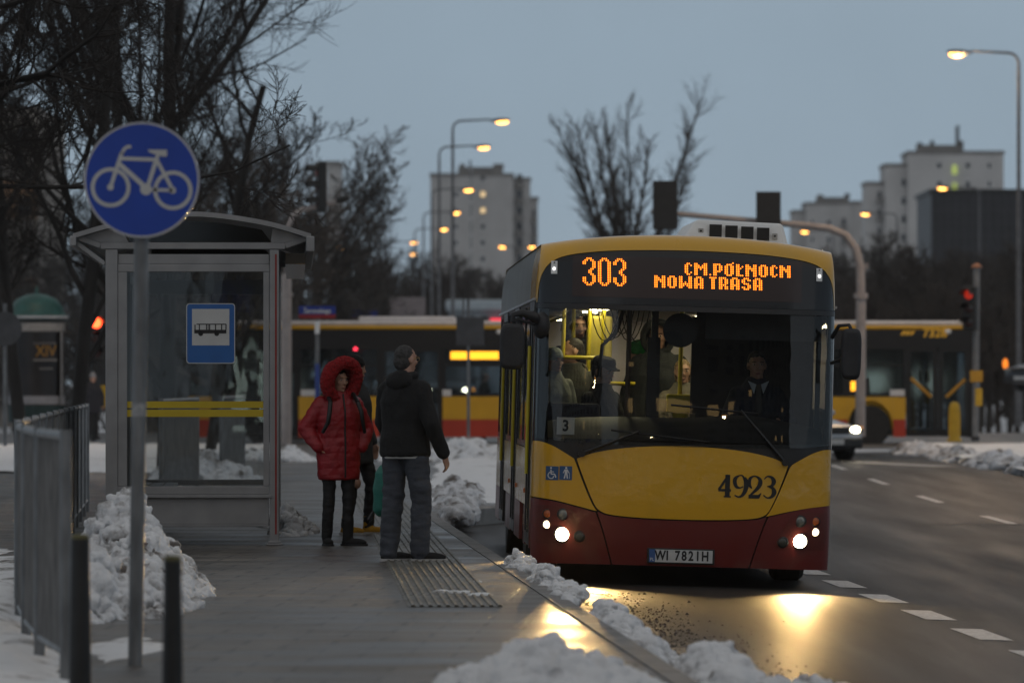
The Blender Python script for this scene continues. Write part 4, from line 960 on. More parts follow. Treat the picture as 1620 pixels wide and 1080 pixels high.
woman = person('woman in a red quilted coat with a red fur hood, hands in her pockets', (p.x, 51.5, .15), R(20), 1.60, hy=R(20), hp=R(3), width=1.02, voxel=.0075,
    arms={'elr':(-.315,.07,1.16),'wrr':(-.225,-.06,.97),'hdr':(.75,.25,-.75),'ell':(.305,.06,1.15),'wrl':(.215,-.06,.97),'hdl':(-.75,.25,-.75)},
    feet={'anr':(-.115,.02,.09),'toer':(-.14,-.16,.03),'anl':(.08,-.06,.09),'toel':(.19,-.18,.03),'knr':(-.105,-.03,.5),'knl':(.085,-.06,.5),'hipr':(-.1,0,.93),'hipl':(.09,0,.93)},
    coat={'mat':m_redc,'hem':.655,'r':1.15,'flare':.95,'ra':.082,'disp':quilt(.0042,.07,2),'zip':.015}, legs={'mat':m_blkleg,'r':(.088,.062,.05)},
    shoes={'mat':m_blackc,'high':.35,'sole':m_ink}, hood={'mat':m_redc,'furmat':m_redf,'r':.172,'fur':.066}, hair={'mat':m_hairb,'len':.03})
# straps of her rucksack
sb = MB()
for s in (-1, 1):
    sb.tube([(s*.13,-.165,1.42*.914),(s*.15,-.205,1.33*.914),(s*.165,-.205,1.22*.914),(s*.20,-.15,1.12*.914)], [.02,.022,.02,.016], 8)
    sb.tube([(s*.13,-.165,1.42*.914),(s*.12,-.06,1.5*.914),(s*.12,.1,1.44*.914)], [.02,.02,.02], 8)
rs = sb.build('rucksack_straps', m_ink, None, 60)
bgm = MB(); bgm.loft([(0,.24,.92,.13,.07),(0,.25,1.0,.15,.09),(0,.25,1.2,.15,.09),(0,.23,1.3,.11,.06)], 18); bg_ = bgm.build('rucksack', M('black_nylon', (.012,.012,.014), .7, bump=.003, bscale=60), None, 60, bevel=.02)
bg_.location = woman.location; bg_.rotation_euler = woman.rotation_euler; rs.parent = bg_
tag(bg_, 'black rucksack worn on the back of the woman in the red coat', 'rucksack')
p = P(643, 887, 47.0)
man = person('man in a black jacket and grey jeans seen from behind, looking at the bus', (p.x-.01, 47.0, .15), R(150), 1.78, hy=R(-14), width=.98, voxel=.0075, glasses=True,
    arms={'elr':(-.275,.05,1.12),'wrr':(-.305,-.10,.865),'hdr':(-.05,-.4,-.8),'ell':(.27,-.10,1.13),'wrl':(.20,-.27,.87),'hdl':(0,-.2,-1)},
    feet={'anr':(-.14,-.0,.09),'toer':(-.30,-.10,.03),'anl':(.12,.06,.09),'toel':(.0,-.10,.03),'knr':(-.135,-.03,.5),'knl':(.115,.0,.5)},
    coat={'mat':m_blackc,'hem':.85,'r':1.08,'ra':.072}, legs={'mat':m_denim,'r':(.11,.088,.076),'cuff':-.02,'fold':.010}, shoes={'mat':m_blackc,'sole':m_sole}, hair={'mat':m_hairg,'s':.935}, hood={'mat':m_blackc,'up':False}, curl=.8)
sh = MB(); sh.loft([(0,0,.835*1.017,.182,.14),(0,0,.87*1.017,.19,.15)], 26); sh.build('shirt_hem', M('white_shirt', (.45,.45,.44), .8), man, 40)
p = P(556, 846, 55.4)
third = person('person in ripped black jeans and yellow boots half hidden behind the red coat', (p.x+.03, 55.4, .15), R(62), 1.72, hy=R(10), voxel=.009,
    feet={'anr':(-.16,.0,.09),'toer':(-.17,-.17,.03),'anl':(.10,-.1,.09),'toel':(.10,-.28,.03),'knr':(-.13,-.04,.5),'knl':(.1,-.14,.5)},
    coat={'mat':cloth('charcoal_wool', (.03,.032,.036)),'hem':.70,'r':1.12}, legs={'mat':m_blkleg,'r':(.09,.068,.055)}, shoes={'mat':cloth('yellow_suede', (.42,.21,.012)),'high':.22,'sole':m_sole}, hat={'mat':m_blackc,'kind':'beanie'}, hair={'mat':m_hairb})
kn = MB(); kn.ell((-.13,-.105,.50), (.05,.03,.055)); kn.build('ripped_knee', m_skin, third, 180)
# teal rucksack hanging from the man's hand
mb = MB(); mb.loft([(0,0,.0,.10,.05),(0,0,.04,.14,.085),(0,0,.22,.145,.09),(0,0,.36,.12,.075),(0,0,.42,.06,.04)], 22)
tb_ = organic('rucksack', mb, .009, M('teal_nylon', (.012,.15,.115), .6, var=.2, scale=10, bump=.004, bscale=30), None, 3, folds(.01, 6, 9))
p = P(611, 818, 48.4); tb_.location = (p.x+.02, 47.75, .15+.36); tb_.rotation_euler = (0, 0, R(55)); tag(tb_, 'teal rucksack with black straps hanging from the hand of the man in black', 'rucksack')
st_ = MB(); st_.tube([(0,-.095,.03),(0,-.098,.2),(0,-.085,.36)], .010, 6); st_.build('zip', m_ink, tb_, 60)
for s in (-1, 1):
    st_ = MB(); st_.tube([(s*.09,.06,.05),(s*.135,.09,-.03),(s*.12,.11,-.06),(s*.07,.1,-.02),(s*.05,.085,.1)], .012, 6); st_.build('strap', m_ink, tb_, 60)
st_ = MB(); st_.tube([(-.03,0,.40),(-.03,0,.46),(0,0,.485),(.03,0,.46),(.03,0,.40)], .011, 6); st_.build('handle', m_ink, tb_, 60)
p = P(147, 695, 126)
person('distant pedestrian in dark clothes and a grey bobble hat by the dark trees', (p.x, 126, p.z), R(20), 1.45, voxel=.016, face=False, coat={'mat':cloth('navy_wool', (.02,.02,.026)),'hem':.7,'r':1.1}, legs={'mat':m_blkleg,'r':(.09,.065,.055)}, shoes={'mat':m_blackc}, hat={'mat':cloth('grey_knit', (.25,.25,.26)),'pom':1})
# passengers: bus frame -> world
BM_ = bus.matrix_basis
def inbus(px, py, Y): return P(px, py, Y)
def rider(label, px, py, Y, yaw, pose, h, **kw):
    k = h/1.75; c = P(px, py, Y); loc = Vector((c.x, Y, c.z - 1.635*k))
    return person(label, loc, yaw, h, pose, voxel=.010, **kw)
m_olive = cloth('olive_parka', (.05,.05,.038)); m_navy = cloth('navy_uniform', (.012,.016,.03))
rider('child in a pale knitted hat at the left edge of the windscreen', 876, 571, 49.75, R(35), 'sit', 1.5, coat={'mat':cloth('pale_anorak', (.20,.215,.19)),'r':1.0}, legs={'mat':m_blkleg,'r':(.09,.065,.055)}, hat={'mat':cloth('pale_green_knit', (.34,.38,.33), scale=30)})
rider('short haired young man in profile looking left inside the bus', 905, 556, 50.4, R(-12), 'sit', 1.75, hy=R(-62), coat={'mat':m_olive,'r':1.1}, legs={'mat':m_denim,'r':(.09,.065,.055)}, hair={'mat':m_hairb,'s':.95}, hood={'mat':m_olive,'up':False})
rider('passenger in a flat black cap facing right beside the brown post', 953, 588, 49.7, R(50), 'sit', 1.75, hp=R(14), coat={'mat':cloth('black_parka', (.016,.015,.014)),'r':1.1}, legs={'mat':m_blkleg,'r':(.09,.065,.055)}, hat={'mat':m_blackc,'kind':'cap'}, hair={'mat':m_hairb})
rider('standing passenger in a dark fur trimmed hood at the back left of the bus', 914, 517, 52.4, R(15), 'stand', 1.75, coat={'mat':cloth('dark_parka', (.02,.02,.018)),'r':1.15,'hem':.7}, legs={'mat':m_blkleg,'r':(.09,.065,.055)}, hood={'mat':cloth('dark_hood', (.02,.02,.018)),'furmat':M('dark_fur', (.03,.027,.02), .9, var=.5, scale=60),'r':.135,'fur':.045})
rider('passenger in a bright green hat half hidden behind the ticket post', 1010, 562, 51.7, R(-70), 'sit', 1.7, coat={'mat':m_olive,'r':1.05}, legs={'mat':m_blkleg,'r':(.09,.065,.055)}, hat={'mat':cloth('green_knit', (.02,.22,.05), scale=30)})
rider('large passenger in a dark coat and hood behind the round disc', 1042, 533, 51.4, R(-10), 'stand', 1.8, coat={'mat':cloth('slate_coat', (.03,.033,.036)),'r':1.3,'hem':.7,'ra':.085}, legs={'mat':m_blkleg,'r':(.09,.065,.055)}, hood={'mat':cloth('slate_hood', (.03,.033,.036)),'r':.13,'fur':.03})
rider('fair haired passenger facing forward behind the yellow handrail', 1080, 588, 50.9, R(4), 'sit', 1.62, coat={'mat':cloth('tan_coat', (.16,.14,.11)),'r':1.05}, legs={'mat':m_blkleg,'r':(.09,.065,.055)}, hair={'mat':M('fair_hair', (.22,.14,.07), .7, var=.4, scale=60),'len':.04})
drv = rider('bus driver in a dark uniform and tie behind the wheel', 1197, 578, 49.15, R(4), 'sit', 1.78, arms={'elr':(-.27,-.1,1.16),'wrr':(-.16,-.34,1.13),'hdr':(.1,-1,0),'ell':(.27,-.1,1.16),'wrl':(.16,-.34,1.13),'hdl':(-.1,-1,0)}, coat={'mat':m_navy,'r':1.05}, legs={'mat':m_navy,'r':(.09,.07,.06)}, hair={'mat':m_hairg}, curl=1.0)
tb2 = MB(); tb2.prism([(-.02,1.50),(.02,1.50),(.03,1.28),(0,1.24),(-.03,1.28)], -.165, -.15); tb2.build('tie', m_ink, drv)
cb2 = MB(); cb2.prism([(-.09,1.53),(-.02,1.50),(-.04,1.42)], -.158, -.14); cb2.prism([(.09,1.53),(.02,1.50),(.04,1.42)], -.158, -.14); cb2.build('collar', M('pale_shirt', (.35,.38,.42), .8), drv)
# ------------------------------------------------------------------ bus shelter
m_alu = M('shelter_aluminium', (.27,.27,.275), .48, metal=.25, var=.12, scale=4, rvar=.1)
m_shglass = GLASS('shelter_glass', (.80,.82,.82), 1.45, .02, .003)
m_poly = GLASS('smoked_roof_sheet', (.16,.14,.12), 1.5, .06)
sh_ = thing('bus_shelter', 'grey aluminium bus shelter with a curved roof, glass walls and yellow warning bands', 'bus shelter', P(434, 862, 51.65))
sh_.location.z = .15; sh_.rotation_euler = (0, 0, .0385)
WX, LS = -1.475, 8.0          # local: x from 0 (kerb side post) to WX (back), y to LS
def post(x, y, w=.09, red=False):
    mb = MB(); mb.box(x-w/2, x+w/2, y, y+.09, .0, 2.68); mb.box(x-.075, x+.075, y-.03, y+.12, 0, .018); mb.box(x-.06,x+.06,y-.015,y+.105,.018,.04)
    o = mb.build('post', m_alu, sh_, bevel=.006)
    if red:
        r_ = MB(); r_.box(x+.006, x+.022, y-.004, y-.0005, .1, 2.64); r_.build('red_stripe', M('red_tape', (.25,.015,.012), .5), o)
for y in (0, 4.0, LS): post(0, y, .085, y == 0); post(WX, y, .11)
fr = MB()
fr.box(WX+.05,-.045,.005,.08,.46,.535); fr.box(WX+.03,-.02,-.02,.1,.43,.458); fr.box(WX+.056,-.044,.01,.075,2.48,2.55); fr.box(WX+.056,WX+.14,.012,.07,.536,2.479); fr.box(-.10,-.0445,.012,.07,.536,2.479)
fr.box(WX+.058,-.046,.03,.06,2.551,2.64)
fr.build('end_frame', m_alu, sh_, bevel=.005)
kp = MB(); kp.box(WX+.058,-.05,.03,.06,.19,.428); kp.box(WX+.056,-.05,.02,.07,.17,.189); kp.build('kick_panel', m_alu, sh_, bevel=.004)
gl = MB(); gl.box(WX+.135,-.098,.036,.044,.53,2.485); gp = gl.build('glass_panel', m_shglass, sh_)
yb = MB(); yb.box(WX+.14,-.1,.030,.0335,1.245,1.305); yb.build('warning_band', M('yellow_film', (.50,.36,.01), .45, var=.06), gp)
yb = MB(); yb.box(WX+.14,-.1,.030,.0335,1.165,1.23); yb.build('warning_band', MATS['yellow_film'], gp)
# stop sign on the glass
def rrect(x0, x1, z0, z1, r, n=5):
    o = []
    for cx, cz, a0 in ((x1-r,z1-r,0),(x0+r,z1-r,pi/2),(x0+r,z0+r,pi),(x1-r,z0+r,3*pi/2)):
        o += [(cx+r*cos(a0+pi/2*i/n), cz+r*sin(a0+pi/2*i/n)) for i in range(n+1)]
    return o
X0 = (295-434)/174.2; X1 = (372-434)/174.2; Z1 = (862-480)/174.2; Z0 = (862-575)/174.2
ss = MB(); ss.prism(rrect(X0, X1, Z0, Z1, .03), -.012, .0); so = ss.build('stop_sign', M('sign_blue', (.012,.10,.33), .4, var=.06), sh_); so['label'] = 'blue bus stop sign with a black bus on a white square'
ss = MB()
for a, b in ((rrect(X0, X1, Z0, Z1, .03), rrect(X0+.007, X1-.007, Z0+.007, Z1-.007, .025)),):
    n = len(a); ss.add([(x,-.0135,z) for x, z in a] + [(x,-.0135,z) for x, z in b], [(i, (i+1)%n, n+(i+1)%n, n+i) for i in range(n)])
ss.build('border', M('sign_white', (.50,.50,.49), .45, var=.06), so)
q0, q1, q2, q3 = X0+.052, X1-.052, Z0+.165, Z1-.05
ss = MB(); ss.box(q0,q1,-.0145,-.012,q2,q3); sq = ss.build('white_square', MATS['sign_white'], so)
bi = MB(); w = q1-q0; bx0, bx1 = q0+.06*w, q1-.08*w; bz = q2+.32*w; bh = .26*w; y = -.0165
def flat(out): bi.add([(a, y, b) for a, b in out], [tuple(range(len(out)))])
def rc(a, b, c, d): flat([(a,c),(b,c),(b,d),(a,d)])
rc(bx0,bx1,bz,bz+.38*bh); rc(bx0+.02,bx1,bz+.9*bh,bz+bh); L0 = bx1-bx0
for t in (.0,.135,.36,.42,.455,.64,.83,.965): rc(bx0+t*L0+.002, bx0+t*L0+.012*(1 if t not in (.42,) else .6), bz+.37*bh, bz+.92*bh)
for t in (.20,.70): flat([(bx0+t*L0+.022*cos(i*pi/8), bz-.002+.022*sin(i*pi/8)) for i in range(16)])
bi.build('bus_pictogram', m_ink, sq)
# long back wall
bw = MB()
for y0 in (.1, 2.1, 4.1, 6.1):
    y1 = y0+1.88
    bw.box(WX-.025,WX+.025,y0,y1,.30,.36); bw.box(WX-.025,WX+.025,y0,y1,2.46,2.54); bw.box(WX-.024,WX+.024,y0,y0+.05,.361,2.459); bw.box(WX-.024,WX+.024,y1-.05,y1,.361,2.459)
bw.build('back_frame', m_alu, sh_)
bw = MB()
for y0 in (.15, 2.15, 4.15, 6.15): bw.box(WX-.004,WX+.004,y0,y0+1.78,.36,2.46)
bp_ = bw.build('glass_panel', m_shglass, sh_)
yb = MB()
for y0 in (.15, 2.15, 4.15, 6.15): yb.box(WX+.005,WX+.008,y0,y0+1.78,1.02,1.16)
yb.build('warning_band', M('tan_film', (.35,.22,.06), .5), bp_)
fb = MB(); fb.box(WX+.056,-.05,LS+.01,LS+.08,2.40,2.55); fb.box(WX+.056,-.05,LS+.01,LS+.08,.40,.46); fb.build('end_frame', m_alu, sh_)
# roof: beam frame, vault, smoked end sheets, gutters
XL, XR = (117-434)/174.2, (492-434)/174.2
ar = arc([(XL,2.80),(XL+.35,2.90),(XL+.75,2.975),((XL+XR)/2,3.0),(XR-.75,2.975),(XR-.35,2.905),(XR,2.80)], 5)
rv = MB(); n = len(ar)
for y in (-.12, LS+.2):
    rv.v += [(x, y, z+.022) for x, z in ar] + [(x, y, z-.022) for x, z in ar]
rv.f = [(i, i+1, 2*n+i+1, 2*n+i) for i in range(n-1)] + [(n+i, 3*n+i, 3*n+i+1, n+i+1) for i in range(n-1)] + [(i, n+i, n+i+1, i+1) for i in range(n-1)] + [(2*n+i, 2*n+i+1, 3*n+i+1, 3*n+i) for i in range(n-1)] + [(0,2*n,3*n,n),(n-1,2*n-1,4*n-1,3*n-1)]; rv.mi = [0]*len(rv.f)
rv.build('roof', m_alu, sh_, 30)
for y in (.0, LS+.02):
    bm_ = MB(); bm_.box(WX-.1,.1,y,y+.08,2.685,2.745); bm_.bar((WX-.1,y+.04,2.715),(XL+.02,y+.04,2.80),.078,.05); bm_.bar((.1,y+.04,2.715),(XR-.02,y+.04,2.79),.078,.05); bm_.bar((XL+.03,y+.05,2.74),(WX-.06,y+.05,2.55),.05,.04)
    bm_.build('roof_beam', m_alu, sh_, bevel=.006)
    out = [(x, z-.03) for x, z in ar if XL+.3 < x < XR-.25]
    es = MB(); es.prism([(XL+.5,2.75)] + [(x*.985-.02, z-.03) for x, z in out if XL+.48 < x < XR-.42] + [(XR-.36,2.75)], y+.03, y+.036); es.build('roof_end_sheet', m_poly, sh_)
    sd_ = MB(); sd_.prism([(XL+.03,2.79),(WX-.1,2.747),(XL+.495,2.747)] + [(x, z-.03) for x, z in reversed(ar) if XL+.03 < x < XL+.5], y+.02, y+.05); sd_.build('roof_cheek', m_alu, sh_)
    sd_ = MB(); sd_.prism([(XR-.03,2.785)] + [(x, z-.03) for x, z in reversed(ar) if XR-.37 < x < XR-.03] + [(XR-.365,2.747),(.1,2.747)], y+.02, y+.05); sd_.build('roof_cheek', m_alu, sh_)
gt = MB(); gt.box(XR-.045,XR+.03,-.14,LS+.22,2.66,2.80); gt.build('gutter', m_alu, sh_, bevel=.01)
gt = MB(); gt.box(XL-.03,XL+.03,-.14,LS+.22,2.71,2.80); gt.build('gutter', m_alu, sh_, bevel=.01)
lt = MB(); lt.box(.10,XR-.05,.5,LS,2.56,2.66); lt.build('advert_fascia', M('fascia_dark', (.05,.035,.02), .2, col2=(.25,.13,.03), scale=3, lo=.55, hi=.7, stretch=(1,.2,6)), sh_)
bn = MB()
for k in range(3): bn.box(WX+.12+k*.13,WX+.23+k*.13,.5,5.5,.45,.475)
bb_ = bn.build('bench', m_alu, sh_)
for y in (.9, 3, 5.1):
    bn = MB(); bn.box(WX+.15,WX+.45,y,y+.05,.40,.449); bn.box(WX+.28,WX+.33,y,y+.05,0,.40); bn.build('bench_leg', m_alu, bb_)

# ------------------------------------------------------------------ bicycle sign
m_galv = M('galvanised_steel', (.17,.175,.18), .5, metal=.4, var=.3, scale=14, rvar=.12, stretch=(1,1,.3))
bs = thing('road_sign', 'round blue bicycle path sign on a grey pole, on the pavement at the front', 'road sign', (-1.967, 29.7, .15), (0, R(.85), 0))
pz = MB(); pz.tube([(0,0,0),(0,0,2.78)], .038, 20); pz.lathe([(.038,2.78),(.036,2.79),(.01,2.795)], 20); pz.build('pole', m_galv, bs, 40)
stc = MB(); stc.tube([(0,0,1.30),(0,0,1.37)], .0392, 20, False); stc.build('torn_sticker', M('paper_scrap', (.38,.38,.38), .8, col2=(.15,.16,.18), scale=25), bs, 60)
Zc = 2.53; RS = .302
pz = MB(); pz.lathe([(.0,-.062),(RS-.004,-.062),(RS,-.058),(RS,-.048),(RS-.006,-.044),(0,-.044)], 72, (0,0,Zc), axis='y'); pt = pz.build('sign_plate', M('sign_deep_blue', (.002,.048,.36), .35, var=.08, scale=5), bs, 40)
rg = MB(); n = 72
for r0, r1 in ((RS-.011, RS-.001),):
    rg.add([(r*cos(2*pi*k/n), -.0635, Zc+r*sin(2*pi*k/n)) for r in (r0, r1) for k in range(n)], [(k, (k+1)%n, n+(k+1)%n, n+k) for k in range(n)])
rg.build('rim', MATS['sign_white'], pt)
bc = MB()
def z2(px, py): return ((px-492)/1409.0, Zc-(py-500)/1409.0)   # 1033 px zoom of a 220 px crop, 304 px per metre -> 1 m = 1427 px
def bst(p, wd): # straight stroke in zoom pixels
    (a, b) = p; a = Vector(z2(*a)); b = Vector(z2(*b)); d = (b-a).normalized(); q = Vector((-d.y, d.x))*wd/1409/2
    bc.add([(v.x, -.0645-.0002*(len(bc.f) % 7), v.y) for v in (a-q, b-q, b+q, a+q)], [(0,1,2,3)])
def bring(c, r0, r1, n=48):
    c = z2(*c); y = -.0645-.0002*(len(bc.f) % 7)
    bc.add([(c[0]+r/1409*cos(2*pi*k/n), y, c[1]+r/1409*sin(2*pi*k/n)) for r in (r0, r1) for k in range(n)], [(k, (k+1)%n, n+(k+1)%n, n+k) for k in range(n)])
def bdisc(c, r, n=24):
    c = z2(*c); y = -.0645-.0002*(len(bc.f) % 7); bc.add([(c[0]+r/1409*cos(2*pi*k/n), y, c[1]+r/1409*sin(2*pi*k/n)) for k in range(n)], [tuple(range(n))])
bring((265,558),118,146); bring((723,573),116,144); bdisc((264,556),24); bdisc((721,573),25); bdisc((525,568),43)
for p, wd in ((((264,556),(345,300)),28),(((340,345),(600,350)),26),(((325,385),(500,535)),34),(((540,540),(600,345)),30),(((600,350),(725,575)),27),(((525,570),(721,573)),24),(((600,350),(610,300)),28),(((343,310),(362,275)),25),(((355,280),(385,258)),23),(((375,260),(412,257)),24)): bst(p, wd)
bc.add([(z2(x, yy)[0], -.0660, z2(x, yy)[1]) for x, yy in ((535,278),(675,277),(675,325),(640,326),(610,315),(580,308),(545,296))], [tuple(range(7))])
bc.build('bicycle_pictogram', MATS['sign_white'], pt)
cl_ = MB()
for z in (2.4, 2.66): cl_.box(-.06,.06,-.045,.045,z-.015,z+.015)
cl_.build('clamps', m_galv, bs, bevel=.004)
# ------------------------------------------------------------------ bollards
def bollard(label, px, pytop, Y, r, h=.75):
    b_ = thing('bollard', label, 'bollard', (P(px, 0, Y).x, Y, .15), group='black bollards on the pavement')
    mb = MB(); mb.lathe([(r*1.22,0),(r*1.22,.05),(r*1.16,.3),(r,.62),(r,.728)], 24); mb.build('post', M('bollard_black', (.010,.010,.010), .55, var=.3, scale=10), b_, 50)
    mb = MB(); mb.lathe([(r*.99,.728),(r*1.0,.735),(r*.9,.748),(r*.4,.752)], 24); mb.build('cap', M('bollard_cap', (.10,.09,.03), .6, var=.3), b_, 50)
bollard('black bollard with a dull yellow cap standing right of the bicycle sign pole', 273, 878, 23.9, .038)
bollard('black bollard with a dull yellow cap between the barrier end and the bicycle sign pole', 127, 845, 27.2, .044)
# ------------------------------------------------------------------ pedestrian barrier
def barrier(label, pts, ztop=1.24, zbot=.13, sp=.11, br=.010, group=None):
    b_ = thing('pedestrian_barrier', label, 'barrier', (pts[0][0], pts[0][1], .15), group=group); o = Vector((pts[0][0], pts[0][1], 0))
    Q = [Vector((x, y, 0))-o for x, y in pts]
    rl = MB(); rl.tube([q+Vector((0,0,ztop)) for q in Q], .026, 8); rl.build('top_rail', m_galv, b_, 50)
    rl = MB(); rl.tube([q+Vector((0,0,zbot)) for q in Q], .02, 8); rl.build('bottom_rail', m_galv, b_, 50)
    bars = MB(); acc = 0
    for a, b in zip(Q[:-1], Q[1:]):
        L_ = (b-a).length; n = int(L_/sp)
        for i in range(n): c = a + (b-a)*((i+.5)/n); bars.box(c.x-br, c.x+br, c.y-br, c.y+br, zbot, ztop)
    bars.build('bars', m_galv, b_)
    for i, q in enumerate(Q):
        mb = MB(); mb.tube([q+Vector((0,0,0)), q+Vector((0,0,ztop+.03))], .03, 12); mb.build('post', m_galv, b_, 50)
def densify(pts, L):
    r = []
    for a, b in zip(pts[:-1], pts[1:]):
        n = max(1, round(sqrt((b[0]-a[0])**2+(b[1]-a[1])**2)/L)); r += [(a[0]+(b[0]-a[0])*i/n, a[1]+(b[1]-a[1])*i/n) for i in range(n)]
    return r + [pts[-1]]
barrier('long grey steel pedestrian barrier curving away on the left of the shelter', densify([(-2.22,28.3),(-2.50,30.1),(-2.74,32.1),(-2.96,34.2),(-3.2,36.9),(-3.36,39.5),(-4.86,65)], 2.3), 1.21)
p = P(255, 0, 70); q = P(312, 0, 78); barrier('short grey barrier panel seen through the shelter glass behind the pole', [(p.x,70),(q.x,78)], 1.25)
p = P(350, 0, 84); q = P(385, 0, 90); barrier('grey barrier panel seen through the shelter glass below the stop sign', [(p.x,84),(q.x,90)], 1.25)
# ------------------------------------------------------------------ street lamps
m_lampmetal = M('lamp_post_grey', (.12,.12,.125), .55, metal=.3, var=.2, scale=6)
m_lamplens = EM('sodium_lamp', (1, .44, .09), 8)
def lamp_parts(root, arm=2.05, H=12.0, side=1):
    mb = MB(); mb.lathe([(.16,0),(.16,.05),(.11,.06),(.11,1.5),(.085,1.55),(.055,H-.6)], 14); mb.build('pole', m_lampmetal, root, 40)
    mb = MB(); pts = [(0,0,H-.62)] + [(side*.35*(1-cos(a*pi/12)), 0, H-.25+.35*sin(a*pi/12)-.0) for a in range(0,7)] + [(side*(arm-.5),0,H+.16)]
    mb.tube(pts, [.055]+[.045]*7+[.035], 10); mb.build('arm', m_lampmetal, root, 50)
    mb = MB(); c = side*(arm-.12); mb.ell((c,0,H+.13), (.42,.15,.085), Matrix.Rotation(side*-.05, 3, 'Y'), 16, 10); h = mb.build('lamp_head', m_lampmetal, root, 60)
    mb = MB(); mb.ell((c+side*.08,0,H+.06), (.26,.115,.10), None, 16, 10); mb.build('lens', m_lamplens, h, 60); return h, c
lampR = thing('street_lamp', 'proto', 'street lamp'); lamp_parts(lampR)
lampL = thing('street_lamp', 'proto', 'street lamp'); lamp_parts(lampL, side=-1)
def lamp_at(proto, px, py, label, grp, tilt=0, first=[0]):
    Y = (12.06+.2-CZ)*FPX/(HY-py); q = P(px, py, Y); s = 1 if proto is lampR else -1
    loc = (q.x - s*1.98, Y, q.z-12.06)
    return dup(proto, loc, (0, tilt, 0), None, label, grp)
GA = 'street lamps receding along the avenue'
for px, py, lb in ((793,193,'lit street lamp with the highest head, arm to the right, above the crossing bus'),(764,234,'lit street lamp, second highest head of the receding row left of the bus'),(740,301,'lit street lamp, third highest head of the receding row, in front of the tower edge'),
    (720,337,'lit street lamp, fourth highest head of the receding row, in front of the tower'),(701,363,'lit street lamp, fifth highest head of the receding row, at the tower left edge'),(654,384,'lit street lamp with the upper of two amber heads left of the tower'),(654,402,'lit street lamp with the lower of two amber heads left of the tower')):
    lamp_at(lampR, px, py, lb, GA)
rl = lamp_at(lampL, 1515, 86, 'tall lit street lamp at the right edge with its arm reaching left', GA)
lamp_at(lampL, 1492, 298, 'lit street lamp in front of the dark building on the right', GA); lamp_at(lampL, 1370, 339, 'lit street lamp in front of the right hand tower, left of the dark building', GA)
lamp_at(lampL, 1274, 367, 'lit street lamp just right of the roof air conditioner of the bus', GA)
lamp_at(lampR, 540, 392, 'lone lit street lamp just right of the traffic light on its bent pole', GA)
Y = 433; c = P(818, 390, Y); d_ = thing('street_lamp', 'twin headed lit street lamp behind the left roof edge of the bus', 'street lamp', (c.x, Y, c.z-12.1), group=GA)
lamp_parts(d_, 1.15, side=1); kids_ = [k for k in kids(d_) if not k.name.startswith('pole')]
lamp_parts(d_, 1.15, side=-1)
for o in [k for k in kids(d_) if k.name.startswith('pole')][1:]: bpy.data.objects.remove(o)
for pr_ in (lampR, lampL):
    for k in kids(pr_):
        for kk in kids(k): bpy.data.objects.remove(kk)
        bpy.data.objects.remove(k)
    bpy.data.objects.remove(pr_)
def point(name, loc, W_, col=(1, .64, .34), r=.15, parent=None):
    l_ = bpy.data.lights.new(name, 'POINT'); l_.energy = W_; l_.color = col; l_.shadow_soft_size = r
    o = bpy.data.objects.new(name, l_); COL.objects.link(o); o.location = loc; o.parent = parent; return o
point('sodium_glow', (-1.98, 0, 11.8), 300, parent=rl)
# unseen lamps: junction pair added to brighten the crossing bus, rest reflect in windscreen
for i, (x, y, lb) in enumerate(((12.6,124,'unseen street lamp added to brighten the crossing bus, outside the frame on the right'),(-13.5,125,'unseen street lamp added to brighten the crossing bus, outside the frame on the left'),(-7.5,-12,'street lamp on the left pavement behind the viewpoint'),(13,-30,'street lamp on the right pavement behind the viewpoint'),(-9,-55,'farther street lamp on the left pavement behind the viewpoint'),(12,-80,'farther street lamp on the right pavement behind the viewpoint'))):
    t = thing('street_lamp', lb, 'street lamp', (x, y, .15), group='street lamps outside the frame'); s = -1 if x > 0 else 1; lamp_parts(t, side=s)
    point('sodium_glow', (s*1.98, 0, 11.8), (1100, 450, 400, 400, 300, 300)[i], parent=t)

# ------------------------------------------------------------------ traffic lights
m_sig = M('signal_black', (.012,.012,.012), .5, var=.2); m_pink = M('signal_pole_paint', (.30,.27,.26), .5, var=.12, scale=5)
m_redlit = EM('signal_red', (1, .06, .015), 9); m_off = M('signal_off', (.04,.012,.01), .25)
m_reddim = EM('signal_red_dim', (1,.05,.02), .3)
def signal_head(root, c, yaw, lit=None, sc=1, mlit=None):
    mb = MB(); mb.box(-.17,.17,-.08,.10,-.52,.52); h = mb.build('signal_head', m_sig, root, bevel=.03); h.location = c; h.rotation_euler = (0,0,yaw); h.scale = (sc,)*3
    for i, z in enumerate((.33, 0, -.33)):
        v = MB(); n = 14
        v.add([(.135*cos(pi*k/n+0), y, z+.135*sin(pi*k/n)) for y in (-.30,-.08) for k in range(n+1)] + [(.125*cos(pi*k/n), y, z+.125*sin(pi*k/n)) for y in (-.30,-.08) for k in range(n+1)],
              [(k, k+1, n+2+k, n+1+k) for k in range(n)] + [(2*n+2+k, 3*n+3+k, 3*n+4+k, 2*n+3+k) for k in range(n)]); v.build('visor', m_sig, h, 60)
        v = MB(); v.ell((0,-.082,z), (.115,.03,.115)); v.build('lens', (mlit or m_redlit) if lit == i else (M('signal_red_off', (.16,.015,.01), .3) if i == 0 else m_off), h, 180)
    return h
p = P(453, 690, 121); t = thing('traffic_light', 'traffic light on a bent grey pole above the shelter roof edge, facing left', 'traffic light', (p.x, 121, .3))
def lz(py, Y): return P(0, py, Y).z
mb = MB(); A = lambda px, py: Vector(((px-453)/FPX*121, 0, lz(py,121)-.3))
